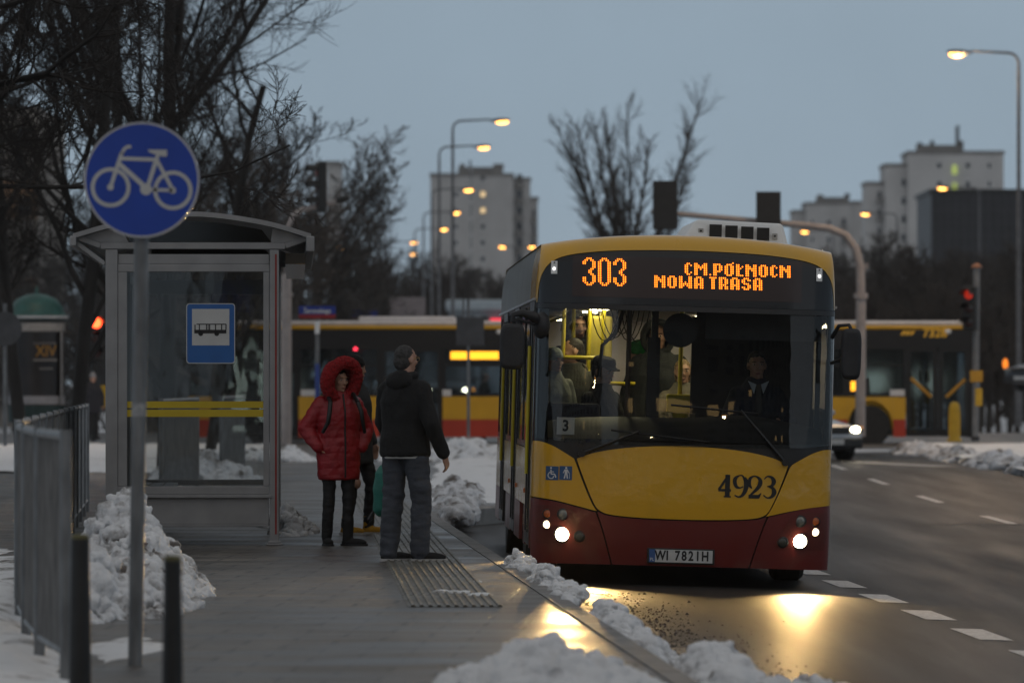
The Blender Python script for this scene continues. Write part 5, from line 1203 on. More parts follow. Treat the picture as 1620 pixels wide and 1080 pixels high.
mb.tube([(0,0,0), A(453,470), A(453,430)], [.11,.11,.1], 12); mb.tube([A(453,432), A(454,380), A(456,358), A(464,341), A(480,331), A(505,326), A(532,319)], .055, 10); mb.lathe([(.14,0),(.14,.06)], 12, A(453,468)); mb.build('pole', m_pink, t, 50)
mb = MB(); mb.ell(A(542,315), (.17,.08,.07), Matrix.Rotation(-.3, 3, 'Y')); mb.build('camera_housing', m_sig, t, 60)
signal_head(t, A(507,296), R(-75), None, 1.03)
p = P(1361, 690, 128); t = thing('traffic_light', 'overhead traffic light seen from behind on a curved pink gantry arm above the bus', 'traffic light', (p.x, 128, .3))
A = lambda px, py: Vector(((px-1361)/FPX*128, 0, lz(py,128)-.3))
mb = MB(); mb.tube([A(1361,690), A(1362,470)], .115, 12); mb.tube([A(1362,470), A(1361,420), A(1354,394), A(1338,372), A(1312,361), A(1280,357), A(1200,350), A(1100,341), A(1030,335)], [.10,.10,.09,.085,.08,.075,.07,.065,.055], 10)
mb.lathe([(.16,0),(.16,.12)], 12, A(1362,472)); mb.lathe([(.03,0),(.03,.12)], 8, A(1371,425)); mb.build('pole', m_pink, t, 50)
for px, py, lb in ((1052,325,None),(1215,342,None)):
    h = signal_head(t, A(px,py)+Vector((0,-.12,0)), R(180), None, 1.03); b = MB(); b.box(-.27,.27,.10,.125,-.53,.53); b.build('backboard', m_sig, h, bevel=.04)
p = P(148, 690, 128); t = thing('traffic_light', 'lit red traffic light in the dark between the advertising column and the shelter', 'traffic light', (p.x, 128, .3))
A = lambda px, py: Vector(((px-148)/FPX*128, 0, lz(py,128)-.3))
mb = MB(); mb.tube([(0,0,0), A(148,495)], .06, 10); mb.build('pole', m_sig, t, 50); signal_head(t, A(152,534)+Vector((0,-.14,0)), R(15), 0, 1.0)
mb = MB(); mb.box(-.09,.09,-.08,.08,-.25,.25); bx_ = mb.build('push_button_box', M('button_yellow', (.5,.3,.01), .5), t, bevel=.02); bx_.location = A(163,627)
p = P(1543, 697, 128); t = thing('traffic_light', 'traffic light with red lamps on a slim grey post right of the crossing bus', 'traffic light', (p.x, 128, p.z))
A = lambda px, py: Vector(((px-1543)/FPX*128, 0, lz(py,128)-p.z))
mb = MB(); mb.tube([(0,0,0), A(1545,425)], .075, 12); mb.build('pole', m_galv, t, 50)
mb = MB(); mb.lathe([(.12,0),(.12,.05),(.03,.11)], 12, A(1545,424)); mb.build('cap', M('pole_cap', (.25,.12,.07), .6), t, 50)
h = signal_head(t, A(1534,488)+Vector((0,-.12,0)), R(-30), 0, .95, m_reddim)
mb = MB(); mb.box(-.14,.14,-.12,-.09,-.13,.13); o = mb.build('yellow_plate', M('plate_yellow', (.42,.22,.01), .5), t, bevel=.005); o.location = A(1544,595)
mb = MB(); mb.box(-.08,.08,-.1,.08,-.2,.2); o = mb.build('push_button_box', MATS['button_yellow'], t, bevel=.02); o.location = A(1548,628)
mb = MB(); mb.tube([(0,0,0), A(1543,690)], .095, 12); mb.build('pole_base', m_sig, t, 50)

# ------------------------------------------------------------------ signs, column, hydrant, boards
def signpost(name, label, px, pybase, Y, h, r=.035, mat=None):
    p = P(px, pybase, Y); t = thing(name, label, 'sign', (p.x, Y, p.z)); mb = MB(); mb.tube([(0,0,0),(0,0,h)], r, 10); mb.build('pole', mat or m_galv, t, 50); return t
Y = 118; sc = Y/FPX
t = signpost('street_sign', 'blue and red street name sign on a pole painted blue at the bottom', 502, 706, Y, (706-485)*sc, .04)
z = lambda py: (706-py)*sc
mb = MB(); mb.tube([(0,0,0),(0,0,z(575))], .047, 10); mb.build('blue_sleeve', M('pole_blue', (.02,.05,.25), .5), t, 50)
mb = MB(); mb.box((473-502)*sc,(531-502)*sc,-.06,-.045,z(497),z(484)); o = mb.build('name_plate', M('name_blue', (.012,.03,.22), .4), t)
mb = MB(); text_into(mb, 'Żeromskiego', .125, 0, -.062, z(492), sx=.85, bold=.004); mb.build('lettering', MATS['sign_white'], o)
mb = MB(); mb.box((473-502)*sc,(531-502)*sc,-.06,-.045,z(503.5),z(497.2)); mb.build('district_band', M('name_red', (.24,.015,.02), .4), t)
mb = MB(); mb.box(-.05,.05,-.07,-.03,z(528),z(508)); mb.build('collar', m_white, t, bevel=.01)
t = signpost('street_sign', 'second blue and red street sign partly behind the roof of the crossing bus', 577, 690, 150, (690-485)*150/FPX, .04); sc = 150/FPX
mb = MB(); mb.box(-20*sc,20*sc,-.06,-.045,(690-501)*sc,(690-490)*sc); mb.build('name_plate', MATS['name_blue'], t); mb = MB(); mb.box(-20*sc,20*sc,-.06,-.045,(690-506)*sc,(690-501.3)*sc); mb.build('district_band', MATS['name_red'], t)
Y = 112; sc = Y/FPX
t = signpost('road_sign', 'back of a grey rectangular road sign on a pole in front of the crossing bus', 741, 690, Y, (690-472)*sc, .03)
mb = MB(); mb.box((722-741)*sc,(766-741)*sc,-.07,-.055,(690-546)*sc,(690-502)*sc); o = mb.build('sign_back', M('sign_back_grey', (.075,.075,.08), .5, metal=.3, var=.15), t, bevel=.01)
mb = MB(); mb.tube([(-.1,0,(690-503)*sc),(-.1,0,(690-472)*sc)], .02, 8); mb.build('bracket', m_galv, t)
Y = 100; sc = Y/FPX
t = signpost('road_sign', 'round road sign seen from behind at the left edge, before the column', 8, 705, Y, (705-480)*sc, .034)
mb = MB(); mb.lathe([(0,-.05),(.29,-.05),(.30,-.04),(.29,-.03),(0,-.03)], 40, (0,0,(705-520)*sc), axis='y'); mb.build('sign_back', MATS['sign_back_grey'], t, 40)
# advertising column
Y = 132; sc = Y/FPX; p = P(58, 668, Y); t = thing('advertising_column', 'dark advertising column with a green dome and a poster reading XIV', 'advertising column', (p.x, Y, p.z)); z = lambda py: (668-py)*sc
m_green = M('dome_green', (.012,.075,.07), .5, var=.2, scale=4)
mb = MB(); mb.lathe([(.66,0),(.66,z(640)-.02)], 36); mb.build('base', M('column_base', (.012,.035,.035), .6), t, 40)
mb = MB(); mb.lathe([(.64,z(640)),(.64,z(510))], 36); dr = mb.build('drum', M('poster_dark', (.012,.009,.009), .3, var=.4, scale=2), t, 40)
mb = MB(); mb.lathe([(.655,z(639)),(.655,z(626))], 36); mb.build('lower_band', M('poster_white', (.28,.28,.30), .5, var=.1), t, 40)
mb = MB(); mb.lathe([(.655,z(524)),(.655,z(511))], 36); mb.build('header_band', M('poster_header', (.30,.29,.28), .5, var=.15, scale=9), t, 40)
mb = MB(); mb.lathe([(.72,z(505)),(.72,z(499)),(.66,z(497)),(.60,z(485)),(.46,z(473)),(.22,z(466)),(.04,z(464)),(.03,z(455)),(.0,z(452))], 36); mb.build('dome', m_green, t, 50)
mb = MB(); mb.lathe([(.725,z(504)),(.74,z(502)),(.725,z(500))], 36); mb.build('rim', M('snowy_rim', (.45,.47,.5), .8), t, 50)
mb = MB(); text_into(mb, "XIV", .36, .27, -.662, z(556), sx=.85, bold=.004)
mb.build('gold_lettering', M('gold_print', (.32,.16,.02), .5), dr)
mb = MB(); mb.box(-.02,.52,-.66,-.50,z(571),z(568)); mb.build('print_line', M('print_grey', (.2,.19,.18), .6), dr)
mb = MB(); mb.box(.12,.42,-.66,-.50,z(584),z(582)); mb.build('print_line', MATS['print_grey'], dr)
mb = MB(); mb.box(-.02,.5,-.66,-.50,z(544),z(542.5)); mb.build('print_line', MATS['print_grey'], dr)
mb = MB(); mb.box(.585,.62,-.40,-.2,z(640),z(525)); mb.build('frame_strip', m_alu, dr)
# yellow hydrant-like post
Y = 129; sc = Y/FPX; p = P(1510, 698, Y); t = thing('bollard', 'stout yellow ribbed bollard on the snowy island in front of the crossing bus', 'bollard', (p.x, Y, p.z)); m_hy = M('bollard_yellow', (.5,.30,.008), .5, var=.12)
mb = MB(); n = 40; pr = []
for (r, zz) in ((.14,.06),(.125,.1),(.125,.72),(.12,.80),(.08,.88),(.03,.90)): pr.append((r, zz))
mb.lathe(pr, 28); mb.build('post', m_hy, t, 40)
mb = MB(); mb.lathe([(.165,0),(.165,.06)], 28); mb.build('foot', m_hy, t, 40)
rb = MB()
for k in range(12): a = 2*pi*k/12; rb.box(.125*cos(a)-.008,.125*cos(a)+.008,.125*sin(a)-.008,.125*sin(a)+.008,.12,.70)
rb.build('ribs', m_hy, t)
# boards and kiosks behind the crossing bus
Y = 240; sc = Y/FPX; p = P(645, 560, Y)
t = thing('billboard', 'pale pinkish billboard on legs behind the crossing bus', 'billboard', (p.x, Y, 0)); mb = MB(); mb.box(-28*sc,28*sc,0,.12,lz(500,Y),lz(470,Y)); o = mb.build('board', M('board_pink', (.20,.17,.17), .6, var=.1), t, bevel=.02)
mb = MB(); [mb.box(-28*sc+a,-28*sc+a+.03,-.02,-.001,lz(499,Y),lz(471,Y)) for a in (.62,)]; mb.build('seam', m_grey, o); mb = MB(); mb.box(-.9,-.75,0.02,.10,0,lz(500,Y)); mb.box(.75,.9,.02,.10,0,lz(500,Y)); mb.build('legs', m_grey, t)
Y = 300; sc = Y/FPX; p = P(800, 560, Y); t = thing('shop_building', 'low building with a snowy roof and red lit sign behind the bus mirror', 'building', (p.x, Y, 0))
mb = MB(); mb.box(-90*sc,60*sc,0,9,0,lz(492,Y)); mb.build('wall', M('shop_wall', (.22,.25,.27), .7, var=.2, scale=.6), t)
mb = MB(); mb.box(-95*sc,65*sc,-.3,9.5,lz(492,Y)+.002,lz(474,Y)); mb.build('snowy_roof', M('roof_snow', (.36,.41,.44), .8, var=.08), t, bevel=.15)
mb = MB(); mb.box(-24*sc,-1*sc,-.25,-.1,lz(510,Y),lz(504,Y)); mb.build('lit_sign', EM('neon_red', (1,.03,.06), 1.4), t, bevel=.03)
mb = MB(); [mb.box(a*sc,(a+12)*sc,-.05,-.01,1.0,lz(500,Y)) for a in (-80,-60,-40,20,40)]; mb.build('shop_windows', M('dark_window', (.02,.023,.028), .2), t)
# ------------------------------------------------------------------ tower blocks
m_conc = M('tower_concrete', (.42,.41,.40), .85, var=.10, scale=.25, detail=8); m_conc2 = M('tower_concrete_pale', (.48,.47,.46), .85, var=.08, scale=.25, detail=8)
m_win = M('tower_window', (.035,.04,.048), .25, var=.5, scale=.4); m_winlit = EM('window_lit', (1, .72, .38), .9); m_bal = M('balcony_grey', (.20,.19,.18), .8, var=.2, scale=.5)
def tower(label, Y, blocks, roofbits, windows, balconies, mat, lit=()):
    """blocks: (px0, px1, pytop, depth0, depth1) window: (px, py, w, h px)"""
    cx = (blocks[0][0]+blocks[0][1])/2; t = thing('tower_block', label, 'building', (P(cx, 0, Y).x, Y, 0)); sc = Y/FPX
    X = lambda px: (px-cx)*sc; Z = lambda py: lz(py, Y)
    for b in blocks:
        mb = MB(); mb.box(X(b[0]), X(b[1]), b[3], b[4], 0, Z(b[2])); o = mb.build('wall', mat, t)
        mb = MB(); mb.box(X(b[0])-.15, X(b[1])+.15, b[3]-.15, b[4]+.15, Z(b[2])+.01, Z(b[2])+.5); mb.build('parapet', m_bal, o)
    for r in roofbits:
        mb = MB(); mb.box(X(r[0]), X(r[1]), r[4] if len(r) > 4 else 3, (r[4] if len(r) > 4 else 3)+5, Z(r[3])-.0, Z(r[2])); mb.build('roof_house' if r[1]-r[0] > 6 else 'aerial', m_bal if r[1]-r[0] > 6 else m_sig, t)
    for (px, py, w, h, d) in windows:
        lt_ = (px, py) in lit
        mb = MB(); mb.box(X(px-w/2), X(px+w/2), d-.12, d+.1, Z(py+h/2), Z(py-h/2)); f = mb.build('window', m_white if not lt_ else m_bal, t)
        mb = MB(); mb.box(X(px-w/2)+.08, X(px+w/2)-.08, d-.14, d-.121, Z(py+h/2)+.1, Z(py-h/2)-.1); mb.build('pane', m_winlit if lt_ else m_win, f)
    for (px, py, w, h, d) in balconies:
        mb = MB(); mb.box(X(px-w/2), X(px+w/2), d-1.3, d, Z(py+h/2), Z(py)); o = mb.build('balcony', m_bal, t); mb = MB(); mb.box(X(px-w/2)+.2, X(px+w/2)-.2, d-.05, d+.05, Z(py), Z(py-h*.75)); mb.build('recess', m_win, o)
    return t
rows = [282+25.5*i for i in range(8)]
wn = [(722, y, 7, 10, 0) for y in rows[1:]] + [(764, y, 9, 10, 0) for y in rows] 
tower('grey concrete tower block behind the receding street lamps', 870,
   [(681,812,279,0,14),(812,839,285,2,14),(839,851,315,4,14)], [(724,796,263,279,3),(727,735,258,264,3),(780,797,258,264,3),(742,745,252,264,4)],
   wn + [(745, y, 4, 25, -.02) for y in rows], [(822, y+6, 13, 17, 2) for y in rows] + [(845, y+10, 8, 17, 4) for y in rows[2:]], m_conc, {(764, rows[1]), (764, rows[2])})
rows = [262+29*i for i in range(7)]
tower('tall pale tower block on the right with rooftop aerials', 820,
   [(1437,1588,244,0,14),(1402,1437,263,2,14),(1373,1402,291,4,14)], [(1455,1527,228,244,3),(1456,1461,224,230,3),(1520,1527,221,230,3),(1478,1481,220,230,4),(1519,1521,196,226,4)],
   [(1486, y, 9, 11, 0) for y in rows] + [(1531, y, 9, 11, 0) for y in rows] + [(1431, y+26, 9, 15, 2) for y in rows] + [(1565, y, 7, 11, 0) for y in rows], [(1394, y+50, 10, 14, 4) for y in rows[:5]], m_conc2)
rows = [352+27*i for i in range(4)]
tower('lower grey tower block between the roof air conditioner and the pale tower', 980,
   [(1275,1347,324,0,14),(1256,1275,336,2,14),(1347,1373,322,1,14)], [(1294,1345,311,324,3),(1296,1304,307,312,3),(1340,1346,305,312,3)],
   [(1311, y, 8, 10, 0) for y in rows] + [(1345, y, 8, 10, 1) for y in rows] + [(1285, y, 6, 10, 0) for y in rows], [(1335, y+4, 10, 14, 0) for y in rows], m_conc)
# christmas decoration on the tower: two small lit figure eights, and a blue lamp
tw = [o for o in bpy.data.objects if o.parent is None and o.get('label', '').startswith('tall pale')][0]; sc = 820/FPX
for py in (269, 297):
    mb = MB()
    for dz in (-.3, .32): mb.tube([((1510-1512.5)*sc+.28*cos(a*pi/8), -.3, lz(py,820)+dz+.28*sin(a*pi/8)) for a in range(17)], .06, 6)
    mb.build('light_figure', EM('yellow_lights', (.8,1,.15), .7), tw)
# dark block
Y = 520; sc = Y/FPX; p = P(1547, 0, Y); t = thing('dark_building', 'low dark building with a lattice front below the pale tower', 'building', (p.x, Y, 0)); m_db = M('dark_cladding', (.018,.018,.022), .5, var=.3, scale=.3)
mb = MB(); mb.box(-74*sc,110*sc,0,18,0,lz(306,Y)); mb.build('wall', m_db, t); mb = MB()
for i in range(9): mb.box(-74*sc,110*sc,-.2,-.01,lz(312+20*i,Y)-.12,lz(312+20*i,Y))
for i in range(14): mb.box((-74+13*i)*sc,(-74+13*i)*sc+.12,-.18,-.012,2,lz(308,Y))
mb.build('lattice', M('lattice_grey', (.035,.035,.042), .5), t)
mb = MB(); mb.box(-74*sc-.2,110*sc+.2,-.3,18.3,lz(306,Y)+.01,lz(306,Y)+.4); mb.build('parapet', m_sig, t)
# block at the left edge behind the trees
Y = 205; sc = Y/FPX; p = P(20, 0, Y); t = thing('apartment_block', 'pale apartment block behind the bare trees at the left edge', 'building', (p.x, Y, 0)); X = lambda px: (px-20)*sc
m_cream = M('cream_render', (.22,.20,.18), .85, var=.12, scale=.4); m_or = M('ochre_render', (.22,.13,.075), .85, var=.12, scale=.4)
mb = MB(); mb.box(X(-160),X(62),0,12,0,lz(168,Y)); mb.build('wall', m_cream, t)
for (a, b, q0, q1) in ((-160,58,345,285),(5,60,480,440)):
    mb = MB(); mb.box(X(a),X(b),-.12,-.01,lz(q0,Y),lz(q1,Y)); mb.build('ochre_panel', m_or, t)
for (q0, q1) in ((285,230),(435,350)):
    mb = MB(); [mb.box(X(a),X(a+4),-.16,-.01,lz(q0,Y),lz(q1,Y)) for a in range(-150,60,11)]; mb.build('loggia_slats', m_bal, t)
for i, a in enumerate((-120,-60,0,40)):
    for q in (215, 325, 470):
        mb = MB(); mb.box(X(a-12),X(a+10),-.2,.05,lz(q+18,Y),lz(q-14,Y)); f = mb.build('window', m_bal, t); mb = MB(); mb.box(X(a-10),X(a+8),-.22,-.201,lz(q+16,Y),lz(q-12,Y)); mb.build('pane', m_win, f)
# unseen blocks added to hide low sky and reflect lit windows in the windscreen
rnd = random.Random(12)
for bx, by, w_, h_, lb in ((-34,-78,52,30,'long unseen apartment block behind the viewpoint on the left'),(30,-92,58,34,'taller unseen apartment block behind the viewpoint on the right')):
    t = thing('apartment_block', lb, 'building', (bx, by, 0)); mb = MB(); mb.box(-w_/2,w_/2,-12,0,0,h_); mb.build('wall', MATS['tower_concrete'] if bx < 0 else m_cream, t)
    mb = MB(); lit = MB(); cool = MB()
    for r in range(int(h_/2.9)):
        for c in range(int(w_/3.4)):
            x = -w_/2+1+c*3.4; q = lit if rnd.random() < (.10 if r > 0 else .05) else mb
            if r == 0 and rnd.random() < .7: q = cool
            q.box(x, x+1.6, .0, .06, .9+r*2.9, 2.3+r*2.9)
    mb.build('windows', m_win, t); lit.build('lit_windows', EM('window_warm', (1,.66,.28), 1.6), t); cool.build('shop_windows', EM('window_cool', (.8,1,.9), 2.5), t)
    mb = MB(); mb.box(-w_/2-.3,w_/2+.3,-12.3,.3,h_+.01,h_+.6); mb.build('parapet', m_bal, t)
Y = 640; tower('grey tower block half hidden by the rounded bare trees, right of the traffic light', Y, [(517,537,262,0,12)], [(520,530,253,262,3)], [(530, 285+24*i, 6, 9, 0) for i in range(7)], [], m_conc)

# ------------------------------------------------------------------ vehicles in the background
def wheel_set(t, xs, ys, r, w, axis='x'):
    for x in xs:
        for y in ys:
            mb = MB(); mb.lathe([(r*.58,-w/2),(r*.93,-w/2),(r,-w/2+.03),(r,w/2-.03),(r*.93,w/2),(r*.58,w/2)], 28, (x,y,r) if axis == 'x' else (y,x,r), axis=axis); o = mb.build('wheel', m_rub, t, 35)
            mb = MB(); sg = 1 if x > 0 else -1; q = sg*w/2*.75
            mb.lathe([(.02,q*.9),(r*.3,q),(r*.56,q*.7),(r*.59,q*.7+sg*.02)], 20, (x,y,r) if axis == 'x' else (y,x,r), axis=axis); mb.build('rim', MATS['rim_grey'], o, 35)
def car(label, paint, loc, yaw, lit=True, group=None, cat='car'):
    t = thing('parked_car' if not lit else 'car', label, cat, loc, (0,0,yaw), group)    # front faces -y
    mb = MB(); secs = [(-2.10,.60,.36,.62),(-2.02,.76,.26,.74),(-1.7,.83,.22,.80),(-.95,.85,.20,.92),(-.2,.86,.20,.95),(1.2,.86,.20,.98),(1.8,.82,.24,.96),(2.05,.72,.34,.86)]; vs = []; n = 20
    for (y, hw, z0, z1) in secs:
        for k in range(n):
            a = 2*pi*k/n; ca, sa = cos(a), sin(a); q = 2/4.2
            vs.append((hw*math.copysign(abs(ca)**q, ca), y, (z0+z1)/2+(z1-z0)/2*math.copysign(abs(sa)**q, sa)))
    fs = [(i*n+k, i*n+(k+1)%n, (i+1)*n+(k+1)%n, (i+1)*n+k) for i in range(len(secs)-1) for k in range(n)] + [tuple(range(n)), tuple((len(secs)-1)*n+k for k in range(n))]
    mb.add(vs, fs); mb.build('body', paint, t, 50)
    for nm, m_, bt, tp in (('cabin', m_gloss, [(-.80,.76),(1.75,.74),], [(-.02,.60),(1.25,.58)]),):
        mb = MB(); mb.add([(-bt[0][1],bt[0][0],.90),(bt[0][1],bt[0][0],.90),(bt[1][1],bt[1][0],.93),(-bt[1][1],bt[1][0],.93),(-tp[0][1],tp[0][0],1.38),(tp[0][1],tp[0][0],1.38),(tp[1][1],tp[1][0],1.38),(-tp[1][1],tp[1][0],1.38)],
            [(3,2,1,0),(4,5,6,7),(0,1,5,4),(1,2,6,5),(2,3,7,6),(3,0,4,7)]); mb.build('windows', M('car_glass', (.012,.014,.016), .08), t, bevel=.05)
    mb = MB(); mb.box(-.60,.60,-.03,1.27,1.36,1.43); mb.build('roof', paint, t, bevel=.04)
    for s in (-1, 1):
        mb = MB(); mb.bar((s*.75,-.78,.90),(s*.595,-.03,1.385),.06,.06); mb.bar((s*.73,1.74,.93),(s*.58,1.26,1.385),.08,.06); mb.bar((s*.76,.45,.93),(s*.61,.5,1.38),.06,.05); mb.build('pillar', paint, t)
        mb = MB(); mb.ell((s*.60,-2.03,.66), (.165,.07,.085), Matrix.Rotation(-s*.35, 3, 'Z')); o = mb.build('headlight', m_lens, t, 60)
        mb = MB(); mb.ell((s*.58,-2.075,.66), (.12,.05,.065)); mb.build('lens', EM('car_headlight', (1,.85,.55), 22) if lit else m_lens, o, 60)
        mb = MB(); mb.ell((s*.78,-1.93,.67), (.05,.08,.06)); mb.build('indicator', EM('car_amber', (1,.35,.05), 1.5) if lit else m_amber, t, 60)
        mb = MB(); mb.ell((s*.90,-.55,1.0), (.11,.06,.075)); mb.build('mirror', paint, t, 60)
        mb = MB(); mb.ell((s*.68,2.03,.75), (.13,.05,.09)); mb.build('tail_light', EM('tail_red', (1,.03,.01), 1.2), t, 60)
    mb = MB(); mb.box(-.42,.42,-2.13,-2.06,.58,.72); mb.build('grille', m_ink, t, bevel=.02)
    mb = MB(); mb.box(-.74,.74,-2.13,-1.98,.28,.50); mb.build('bumper', m_dark, t, bevel=.05)
    mb = MB(); mb.box(-.26,.26,-2.15,-2.131,.36,.47); mb.build('licence_plate', m_plate, t)
    wheel_set(t, (-.76,.76), (-1.32,1.28), .31, .2)
    return t
m_silver = M('silver_paint', (.34,.35,.37), .3, metal=.4, var=.06, coat=.6); m_darkcar = M('dark_blue_paint', (.012,.014,.02), .3, var=.1, coat=.6)
c = P(1302, 731, 116); cr_ = car('silver car with lit headlights half hidden behind the right side of the bus', m_silver, (5.55, 118.0, c.z), R(28))
sl = bpy.data.lights.new('car_beam', 'SPOT'); sl.energy = 160; sl.spot_size = R(60); sl.spot_blend = .8; sl.color = (1,.75,.4); sl.shadow_soft_size = .08
so_ = bpy.data.objects.new('car_beam', sl); COL.objects.link(so_); so_.parent = cr_; so_.location = (.6,-2.2,.66); so_.rotation_euler = (R(84),0,R(180))
c = P(1692, 632, 175); car('dark car with a lit orange lamp at the far right edge beyond the snow', m_darkcar, (c.x, 175, c.z+.25), R(-50), False)
mb = MB(); mb.ell((0,0,0), (.09,.08,.16)); 
tcar = [o for o in bpy.data.objects if o.get('label','').startswith('dark car with')][0]; o = mb.build('lit_lamp', EM('orange_lamp', (1,.25,.02), 1.3), tcar, 60); o.location = (-.78,-2.0,.85)
c = P(704, 690, 168); car('car with bright headlights seen through the windows of the crossing bus', m_darkcar, (c.x, 168, .3+.45), R(2))
# ---- articulated bus on the cross street
YB = 136.0; sc = YB/FPX; p = P(920, 706, YB)
t = thing('articulated_bus', 'long yellow and red articulated bus with a snowy roof crossing behind the stop', 'bus', (p.x, YB, p.z))
X = lambda px: (px-920)*sc; Z = lambda py: (706-py)*sc
m_ay = M('far_bus_yellow', (.62,.34,.006), .4, var=.08, scale=1.5, coat=.3); m_ar = M('far_bus_red', (.42,.035,.012), .45, var=.1, scale=1.5); m_ab = M('far_bus_black', (.010,.010,.011), .25, var=.2)
m_ag = GLASS('far_bus_glass', (.72,.76,.78), 1.45, .03)
DP = 2.5
def slab(name, x0, x1, y0, y1, m, d0=0, d1=.05, par=None, bev=0):
    mb = MB(); mb.box(X(x0), X(x1), d0, d1, Z(y1), Z(y0)); return mb.build(name, m, par or t, bevel=bev)
secs_ = ((298,905),(935,1540))
for (a, b) in secs_:
    slab('roof', a, b, 515, 521, m_ay, .0, DP, bev=.04)
    mb = MB(); mb.box(X(a)+.1, X(b)-.15, .1, DP-.1, Z(515)+.003, Z(507)); mb.build('roof_snow', M('far_roof_snow', (.62,.60,.60), .8, var=.08), t, bevel=.06)
    slab('upper_band', a, b, 521.3, 548, m_ab); slab('upper_band', a, b, 521.3, 548, m_ab, DP-.05, DP)
    slab('floor', a, b, 678, 688, m_ab, .06, DP-.06); slab('ceiling', a+2, b-2, 522, 526, m_grey, .06, DP-.06)
    slab('end_wall', a, a+3, 548.3, 690, m_ab, .06, DP-.06); slab('end_wall', b-3, b, 548.3, 690, m_ab, .06, DP-.06)
slab('bellows', 906, 934, 520, 690, M('bellows_black', (.015,.015,.015), .8, bump=.02, bscale=20, stretch=(1,.05,.05)), .12, DP-.12)
layout = [(298,366,'p'),(366,472,'d'),(472,600,'p'),(600,700,'d'),(700,905,'p'),(935,1050,'p'),(1050,1150,'d'),(1150,1433,'p'),(1433,1535,'d')]
for (a, b, k) in layout:
    if k == 'p':
        far = a > 1100
        y0 = 627 if not far else 628; 
        if (a, b) == (1150,1433):
            segs = [(1150,1341),(1413,1433)]
            arc_ = MB(); n = 18; pts = [(X(1341),Z(628.2)),(X(1413),Z(628.2))] + [(X(1377)+.55*cos(pi*i/n), Z(671)+.60*sin(pi*i/n)) for i in range(n+1)]
            pts = [(X(1341.2),Z(628.2)),(X(1341.2),Z(690))] + [(X(1377)+.535*cos(pi-pi*i/n), Z(674)+.62*sin(pi-pi*i/n)) for i in range(n+1)] + [(X(1412.8),Z(690)),(X(1412.8),Z(628.2))]
            arc_.prism(pts, .0, .05); arc_.build('wheel_arch_panel', m_ay, t)
        else: segs = [(a, b)]
        for (c0, c1) in segs:
            slab('yellow_panel', c0+.3, c1-.3, y0, 663, m_ay); slab('red_panel', c0+.3, c1-.3, 663.3, 691, m_ar)
        slab('far_side_panel', a, b, 627, 691, m_ay, DP-.05, DP)
        n = max(1, round((b-a)/95))
        for i in range(n):
            w0 = a+(b-a)*i/n; w1 = a+(b-a)*(i+1)/n
            for dd in (0, DP-.05):
                mb = MB(); 
                for (q0,q1,r0,r1) in ((w0,w0+4,548.3,626.7),(w1-4,w1,548.3,626.7),(w0+4.01,w1-4.01,548.3,552),(w0+4.01,w1-4.01,576,579),(w0+4.01,w1-4.01,622,626.7)): mb.box(X(q0),X(q1),dd,dd+.05,Z(r1),Z(r0))
                f = mb.build('side_window', m_ab, t); g_ = MB(); g_.box(X(w0+4),X(w1-4),dd+.02,dd+.03,Z(622),Z(552)); g_.build('pane', m_ag, f)
    else:
        m_ = (a+b)/2
        for dd in (0, DP-.05):
            mb = MB()
            for (l0, l1) in ((a+1,m_-1),(m_+1,b-1)):
                for (q0,q1,r0,r1) in ((l0,l0+7,548.3,690),(l1-7,l1,548.3,690),(l0+7.01,l1-7.01,548.3,556),(l0+7.01,l1-7.01,682,690)): mb.box(X(q0),X(q1),dd,dd+.05,Z(r1),Z(r0))
            f = mb.build('door', m_ab, t); g_ = MB(); [g_.box(X(l0+7),X(l1-7),dd+.02,dd+.03,Z(682),Z(556)) for (l0, l1) in ((a+1,m_-1),(m_+1,b-1))]; g_.build('pane', m_ag, f)
        if a == 1433:
            h_ = MB(); h_.tube([(X(1441),-.03,Z(598)),(X(1473),-.03,Z(628))], .04, 8); h_.tube([(X(1527),-.03,Z(600)),(X(1497),-.03,Z(628))], .04, 8); h_.build('handle', M('handle_amber', (.5,.25,.02), .4), f)
for (px0, px1, py0, py1) in ((476,500,616,626),(700,714,616,626),(1408,1431,616,626)): slab('route_sticker', px0, px1, py0, py1, m_stw, -.012, -.001)
o = slab('route_display', 708, 794, 548, 576, m_ab, -.014, -.001); slab('led_text', 713, 789, 556, 568, EM('far_led', (1,.42,.02), 2.2), -.02, -.0141, o)
o = slab('route_display', 1338, 1376, 598, 624, m_ab, -.014, -.001); slab('led_text', 1346, 1368, 603, 618, MATS['far_led'], -.02, -.0141, o)
mb = MB(); text_into(mb, '7328', .29, X(1479), -.004, Z(527), sx=1.0, bold=.01); mb.build('fleet_number', M('far_gold', (.85,.48,.03), .4), t)
mb = MB()
for i in range(3): mb.prism([(X(1424+7*i),Z(530)),(X(1429+7*i),Z(530)),(X(1434+7*i),Z(523)),(X(1429+7*i),Z(523))], -.004, -.001)
mb.build('emblem', MATS['far_gold'], t)
mb = MB(); mb.loft([(X(1540)-.02,1.25,Z(692),.10,1.2),(X(1540)-.02,1.25,Z(620),.22,1.22),(X(1540)-.02,1.25,Z(560),.2,1.2),(X(1540)-.06,1.25,Z(516),.06,1.15)], 28, p=4); mb.build('nose', m_ab, t, 40)
mb = MB(); mb.box(X(566),X(721),.5,2.1,Z(508),Z(500)); mb.build('roof_pod', MATS['far_roof_snow'], t, bevel=.12, seg=3)
mb = MB(); mb.ell((X(1500),.0,Z(523)-.02), (.08,.05,.06)); mb.ell((X(790),.0,Z(525)), (.08,.05,.06)); mb.build('lamp_cover', m_white, t, 60)
slab('seat_row', 480, 590, 628, 660, M('far_seat', (.02,.02,.03), .8), 1.6, 2.1)
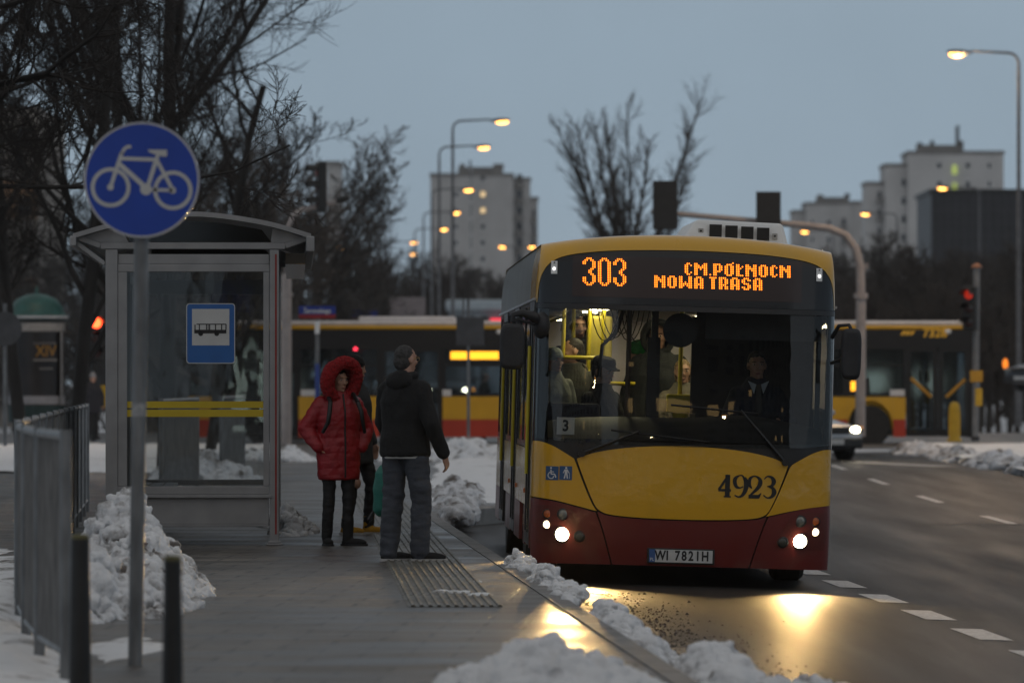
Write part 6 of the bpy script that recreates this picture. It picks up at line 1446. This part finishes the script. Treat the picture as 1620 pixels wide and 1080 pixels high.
wheel_set(t, (.18, DP-.18), (X(1377), X(1010), X(1240), X(420)), .49, .3, axis='y')
for (px, py, c_, s_, y_) in ((1357,600,(1,.9,.7),.0,1),): pass
for k, px in enumerate((330, 560, 690, 770, 1000, 1180, 1380)):
    mb = MB(); mb.box(X(px), X(px)+.9, 1.1, 1.25, Z(527.5), Z(526.4)); mb.build('interior_light', EM('far_tube', (1,.93,.7), 9), t)
slab('far_red_lamp', 560, 565, 549.5, 554, EM('red_dot', (1,.04,.08), 3), -.03, -.001)
def sil(label, px, pyhead, d, coat):
    p_ = P(px, pyhead, YB+d); k_ = 1.7/1.75
    person(label, (p_.x, YB+d, p_.z-1.635*k_), R(90), 1.7, voxel=.022, face=False, coat={'mat':coat,'r':1.15}, legs={'mat':m_blkleg,'r':(.09,.07,.06)}, hair={'mat':m_hairb})
sil('dark figure of a passenger inside the crossing bus below its lit display', 766, 597, 1.2, m_blackc)
sil('dark figure of a passenger in the crossing bus door, left of the man in black', 606, 602, 1.0, m_blackc)
# ------------------------------------------------------------------ bare winter trees
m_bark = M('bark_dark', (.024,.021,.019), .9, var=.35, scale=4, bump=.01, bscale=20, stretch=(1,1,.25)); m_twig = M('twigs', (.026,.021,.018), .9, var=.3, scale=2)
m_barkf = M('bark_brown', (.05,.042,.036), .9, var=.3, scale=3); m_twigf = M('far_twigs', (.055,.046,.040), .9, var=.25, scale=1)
def gen_tree(seed, H, spec, wob=.25, up=.12, trunkf=.35, r0=.16, rmin=.006, lean=(0,0), t0=.25):
    """spec: per level (count, length as a share of the parent, angle in degrees)"""
    rnd = random.Random(seed); tr = MB(); cr = MB()
    def grow(p, d, L_, r, lvl):
        n = 7 if lvl == 0 else (6 if lvl <= 1 else (5 if lvl == 2 else 3)); pts = [p.copy()]; dirs = [d.copy()]
        for i in range(n):
            j = Vector((rnd.gauss(0,1), rnd.gauss(0,1), rnd.gauss(0,.7)))*wob*(.4 if lvl == 0 else 1)
            d = (d + j*.6 + Vector((0,0,up*(1 if lvl else .4)))).normalized(); p = p + d*L_/n; pts.append(p.copy()); dirs.append(d.copy())
        re = max(rmin*.6, r*(.55 if lvl == 0 else .3)); rad = [r + (re-r)*(i/n)**.8 for i in range(n+1)]
        (tr if lvl <= 1 else cr).tube(pts, rad, 8 if lvl == 0 else (6 if lvl == 1 else (4 if lvl == 2 else 3)), False)
        if lvl >= len(spec): return
        c, ls, ang = spec[lvl]
        for k in range(c):
            t = t0 + (1-t0)*(k+rnd.random()*.9)/c if lvl else trunkf + (1-trunkf)*(k+rnd.random()*.6)/c
            t = min(t, .999); i = min(int(t*n), n-1); q = pts[i].lerp(pts[i+1], t*n-i); dd = dirs[min(i+1, n)]
            a = rnd.uniform(0, 2*pi); side_ = dd.orthogonal().normalized(); side_ = Matrix.Rotation(a, 3, dd) @ side_
            an = R(ang*rnd.uniform(.65, 1.3)); nd = (dd*cos(an) + side_*sin(an)).normalized()
            grow(q, nd, L_*ls*rnd.uniform(.65, 1.15)*(1.1-.45*t if lvl else 1), max(rmin, rad[i]*rnd.uniform(.45, .68)), lvl+1)
    grow(Vector((0,0,-.1)), Vector((lean[0], lean[1], 1)).normalized(), H, r0, 0); return tr, cr
def tree(name, label, loc, group, bark, twig, **kw):
    t = thing(name, label, 'tree', loc, group=group); a, b = gen_tree(**kw); a.build('trunk', bark, t, 60, recalc=False); b.build('crown', twig, t, 60, recalc=False); return t
GT = 'bare trees behind the shelter'
# gnarled street tree whose branches reach in from the left edge
p = P(-230, 0, 62); t1 = tree('bare_tree', 'nearest bare tree, dark crooked branches reaching in from the left edge', (p.x, 62, .1), GT, m_bark, m_twig, seed=3, H=6.2, spec=[(14,.60,62),(9,.5,50),(9,.5,48),(7,.55,45)], wob=.34, up=.05, r0=.11, rmin=.0055, trunkf=.5)
p = P(-60, 0, 74); dup(t1, (p.x, 74, .1), (0,0,3.6), (1.0,1.0,1.3), 'tall bare tree with crooked branches behind the nearest one at the left edge')
p = P(120, 0, 84); t2 = tree('bare_tree', 'slender bare tree rising behind the bicycle sign', (p.x, 84, .1), GT, m_bark, m_twig, seed=8, H=8.5, spec=[(13,.42,42),(10,.48,42),(9,.5,45),(8,.5,45)], wob=.22, up=.12, r0=.12, rmin=.006, trunkf=.2)
p = P(262, 0, 90); t3 = tree('bare_tree', 'tall many stemmed bare tree behind the shelter roof, its long limb reaching right', (p.x, 90, .1), GT, m_bark, m_twig, seed=21, H=8.0, spec=[(10,.85,34),(9,.5,44),(9,.5,46),(8,.5,45)], wob=.16, up=.10, r0=.16, rmin=.006, trunkf=.18)
p = P(205, 0, 99); dup(t3, (p.x, 99, .1), (0,0,2.4), (.9,.9,1.0), 'second many stemmed bare tree just behind the bicycle sign')
p = P(40, 0, 102); dup(t2, (p.x, 102, .1), (0,0,1.2), (1.15,1.15,1.05), 'slender bare tree above the advertising column at the left edge')
p = P(330, 0, 108); dup(t2, (p.x, 108, .1), (0,0,4.4), (1.0,1.0,.86), 'slender bare tree rising behind the right half of the shelter roof')
# rounded dense crowns right of the shelter roof
p = P(352, 0, 134); t4 = tree('bare_tree', 'rounded bare tree with a dense fine crown above the right side of the shelter roof', (p.x, 134, .15), GT, M('bark_hazed', (.065,.062,.060), .9, var=.3, scale=3), M('twigs_hazed', (.070,.066,.064), .9, var=.3, scale=1), seed=5, H=5.6, spec=[(15,.55,52),(10,.52,46),(9,.5,46),(7,.5,45)], wob=.2, up=.10, r0=.17, rmin=.008, trunkf=.12)  # bark and twigs paler, distance haze put into their colour
GR = 'rounded dense bare trees behind the shelter'
t4['group'] = GR
for px, Y, rz, s, lb in ((415,138,1.0,1.03,'rounded dense bare tree left of the traffic light on its bent pole'),(470,144,2.6,1.0,'rounded dense bare tree directly behind the traffic light on its bent pole'),(300,165,4.0,1.1,'rounded dense bare tree behind the middle of the shelter roof'),
    (508,152,3.3,.80,'low rounded bare tree just right of the traffic light on its bent pole'),(240,172,5.2,1.0,'rounded dense bare tree behind the bicycle sign pole and shelter roof')):
    c = P(px, 0, Y); dup(t4, (c.x, Y, .15), (0,0,rz), (s,s,s*1.0), lb, GR)
GD = 'dense bushes in the dark behind the shelter'
for i, (px, Y, s) in enumerate(((95,190,.95),(130,185,1.0),(172,188,1.0),(215,190,.9),(250,195,.9),(300,196,.85),(345,198,.8),(20,215,.7),(385,200,.8),(430,202,.75),(150,205,1.1),(60,212,.6),(192,196,.6),(275,190,.6),(330,186,.55),(400,190,.55))):
    c = P(px, 0, Y); dup(t4, (c.x, Y, -.9), (0,0,i*1.3), (s*1.25,s,s*.95), 'dark dense bare bush in the thicket behind the shelter', GD)
# the tall vase shaped tree behind the city bus
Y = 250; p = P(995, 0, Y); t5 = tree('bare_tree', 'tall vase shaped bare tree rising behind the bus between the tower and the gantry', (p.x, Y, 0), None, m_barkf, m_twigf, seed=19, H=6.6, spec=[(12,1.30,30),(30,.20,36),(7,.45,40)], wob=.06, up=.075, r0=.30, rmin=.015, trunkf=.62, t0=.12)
p = P(560, 0, 210); tree('bare_tree', 'thin young bare tree with slanting branches right of the grey tower', (P(545,0,210).x, 210, 0), None, m_bark, m_twig, seed=33, H=6, spec=[(12,.6,38),(8,.45,42),(5,.5,42)], wob=.12, up=.08, r0=.10, rmin=.010, trunkf=.25, lean=(.12,0))
# far tree lines
rnd = random.Random(77)
protos = []
for k in range(3):
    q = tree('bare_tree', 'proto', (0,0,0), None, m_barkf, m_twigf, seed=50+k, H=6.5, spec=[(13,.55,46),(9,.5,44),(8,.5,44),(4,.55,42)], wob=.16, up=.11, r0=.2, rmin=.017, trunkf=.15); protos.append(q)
used = [0]*3
def far_tree(px, Y, top, label, group):
    k = rnd.randrange(3); h = lz(top, Y); s = h/9.0; loc = (P(px,0,Y).x, Y, -.2)
    dup(protos[k], loc, (0,0,rnd.uniform(0,6.3)), (s*1.05,s*1.05,s), label, group)
for i in range(18): far_tree(545+ i*9 + rnd.uniform(-5,5), rnd.uniform(360,460), 400 + 35*rnd.random() + (20 if i % 3 else 0), 'grey bare tree in the far line left of the grey tower foot', 'far trees left of the tower foot')
for i in range(11): far_tree(705 + i*12 + rnd.uniform(-5,5), rnd.uniform(380,480), 428 + 22*rnd.random(), 'low bare tree in front of the foot of the grey tower', 'trees at the tower foot')
for i in range(30): far_tree(1300 + i*11.5 + rnd.uniform(-6,6), rnd.uniform(205,330), 392 + 48*rnd.random() - (14 if i % 5 == 0 else 0), 'dark bare tree in the thicket above the right end of the crossing bus', 'thicket on the right')
for i in range(12): far_tree(870 + i*36 + rnd.uniform(-6,6), rnd.uniform(380,480), 430 + 20*rnd.random(), 'bare tree far behind the city bus', 'trees behind the city bus')
for i in range(22): far_tree(1290 + i*16 + rnd.uniform(-6,6), rnd.uniform(190,215), 455 + 20*rnd.random(), 'low dense bush along the far side of the cross street on the right', 'bushes on the right')
for q in protos:
    for k in kids(q): bpy.data.objects.remove(k)
    bpy.data.objects.remove(q)
# ------------------------------------------------------------------ winter haze
hz = MB(); hz.box(-950, 950, -160, 1150, -2.2, 48)
hm = bpy.data.materials.new('haze_air'); hm.use_nodes = True; t = hm.node_tree; t.nodes.clear()
ho = t.nodes.new('ShaderNodeOutputMaterial'); hv = t.nodes.new('ShaderNodeVolumePrincipled')
hv.inputs['Color'].default_value = (.93,.95,.98,1); hv.inputs['Density'].default_value = .0001; hv.inputs['Anisotropy'].default_value = .1
t.links.new(hv.outputs[0], ho.inputs['Volume'])
tag(hz.build('haze', hm), kind='stuff')
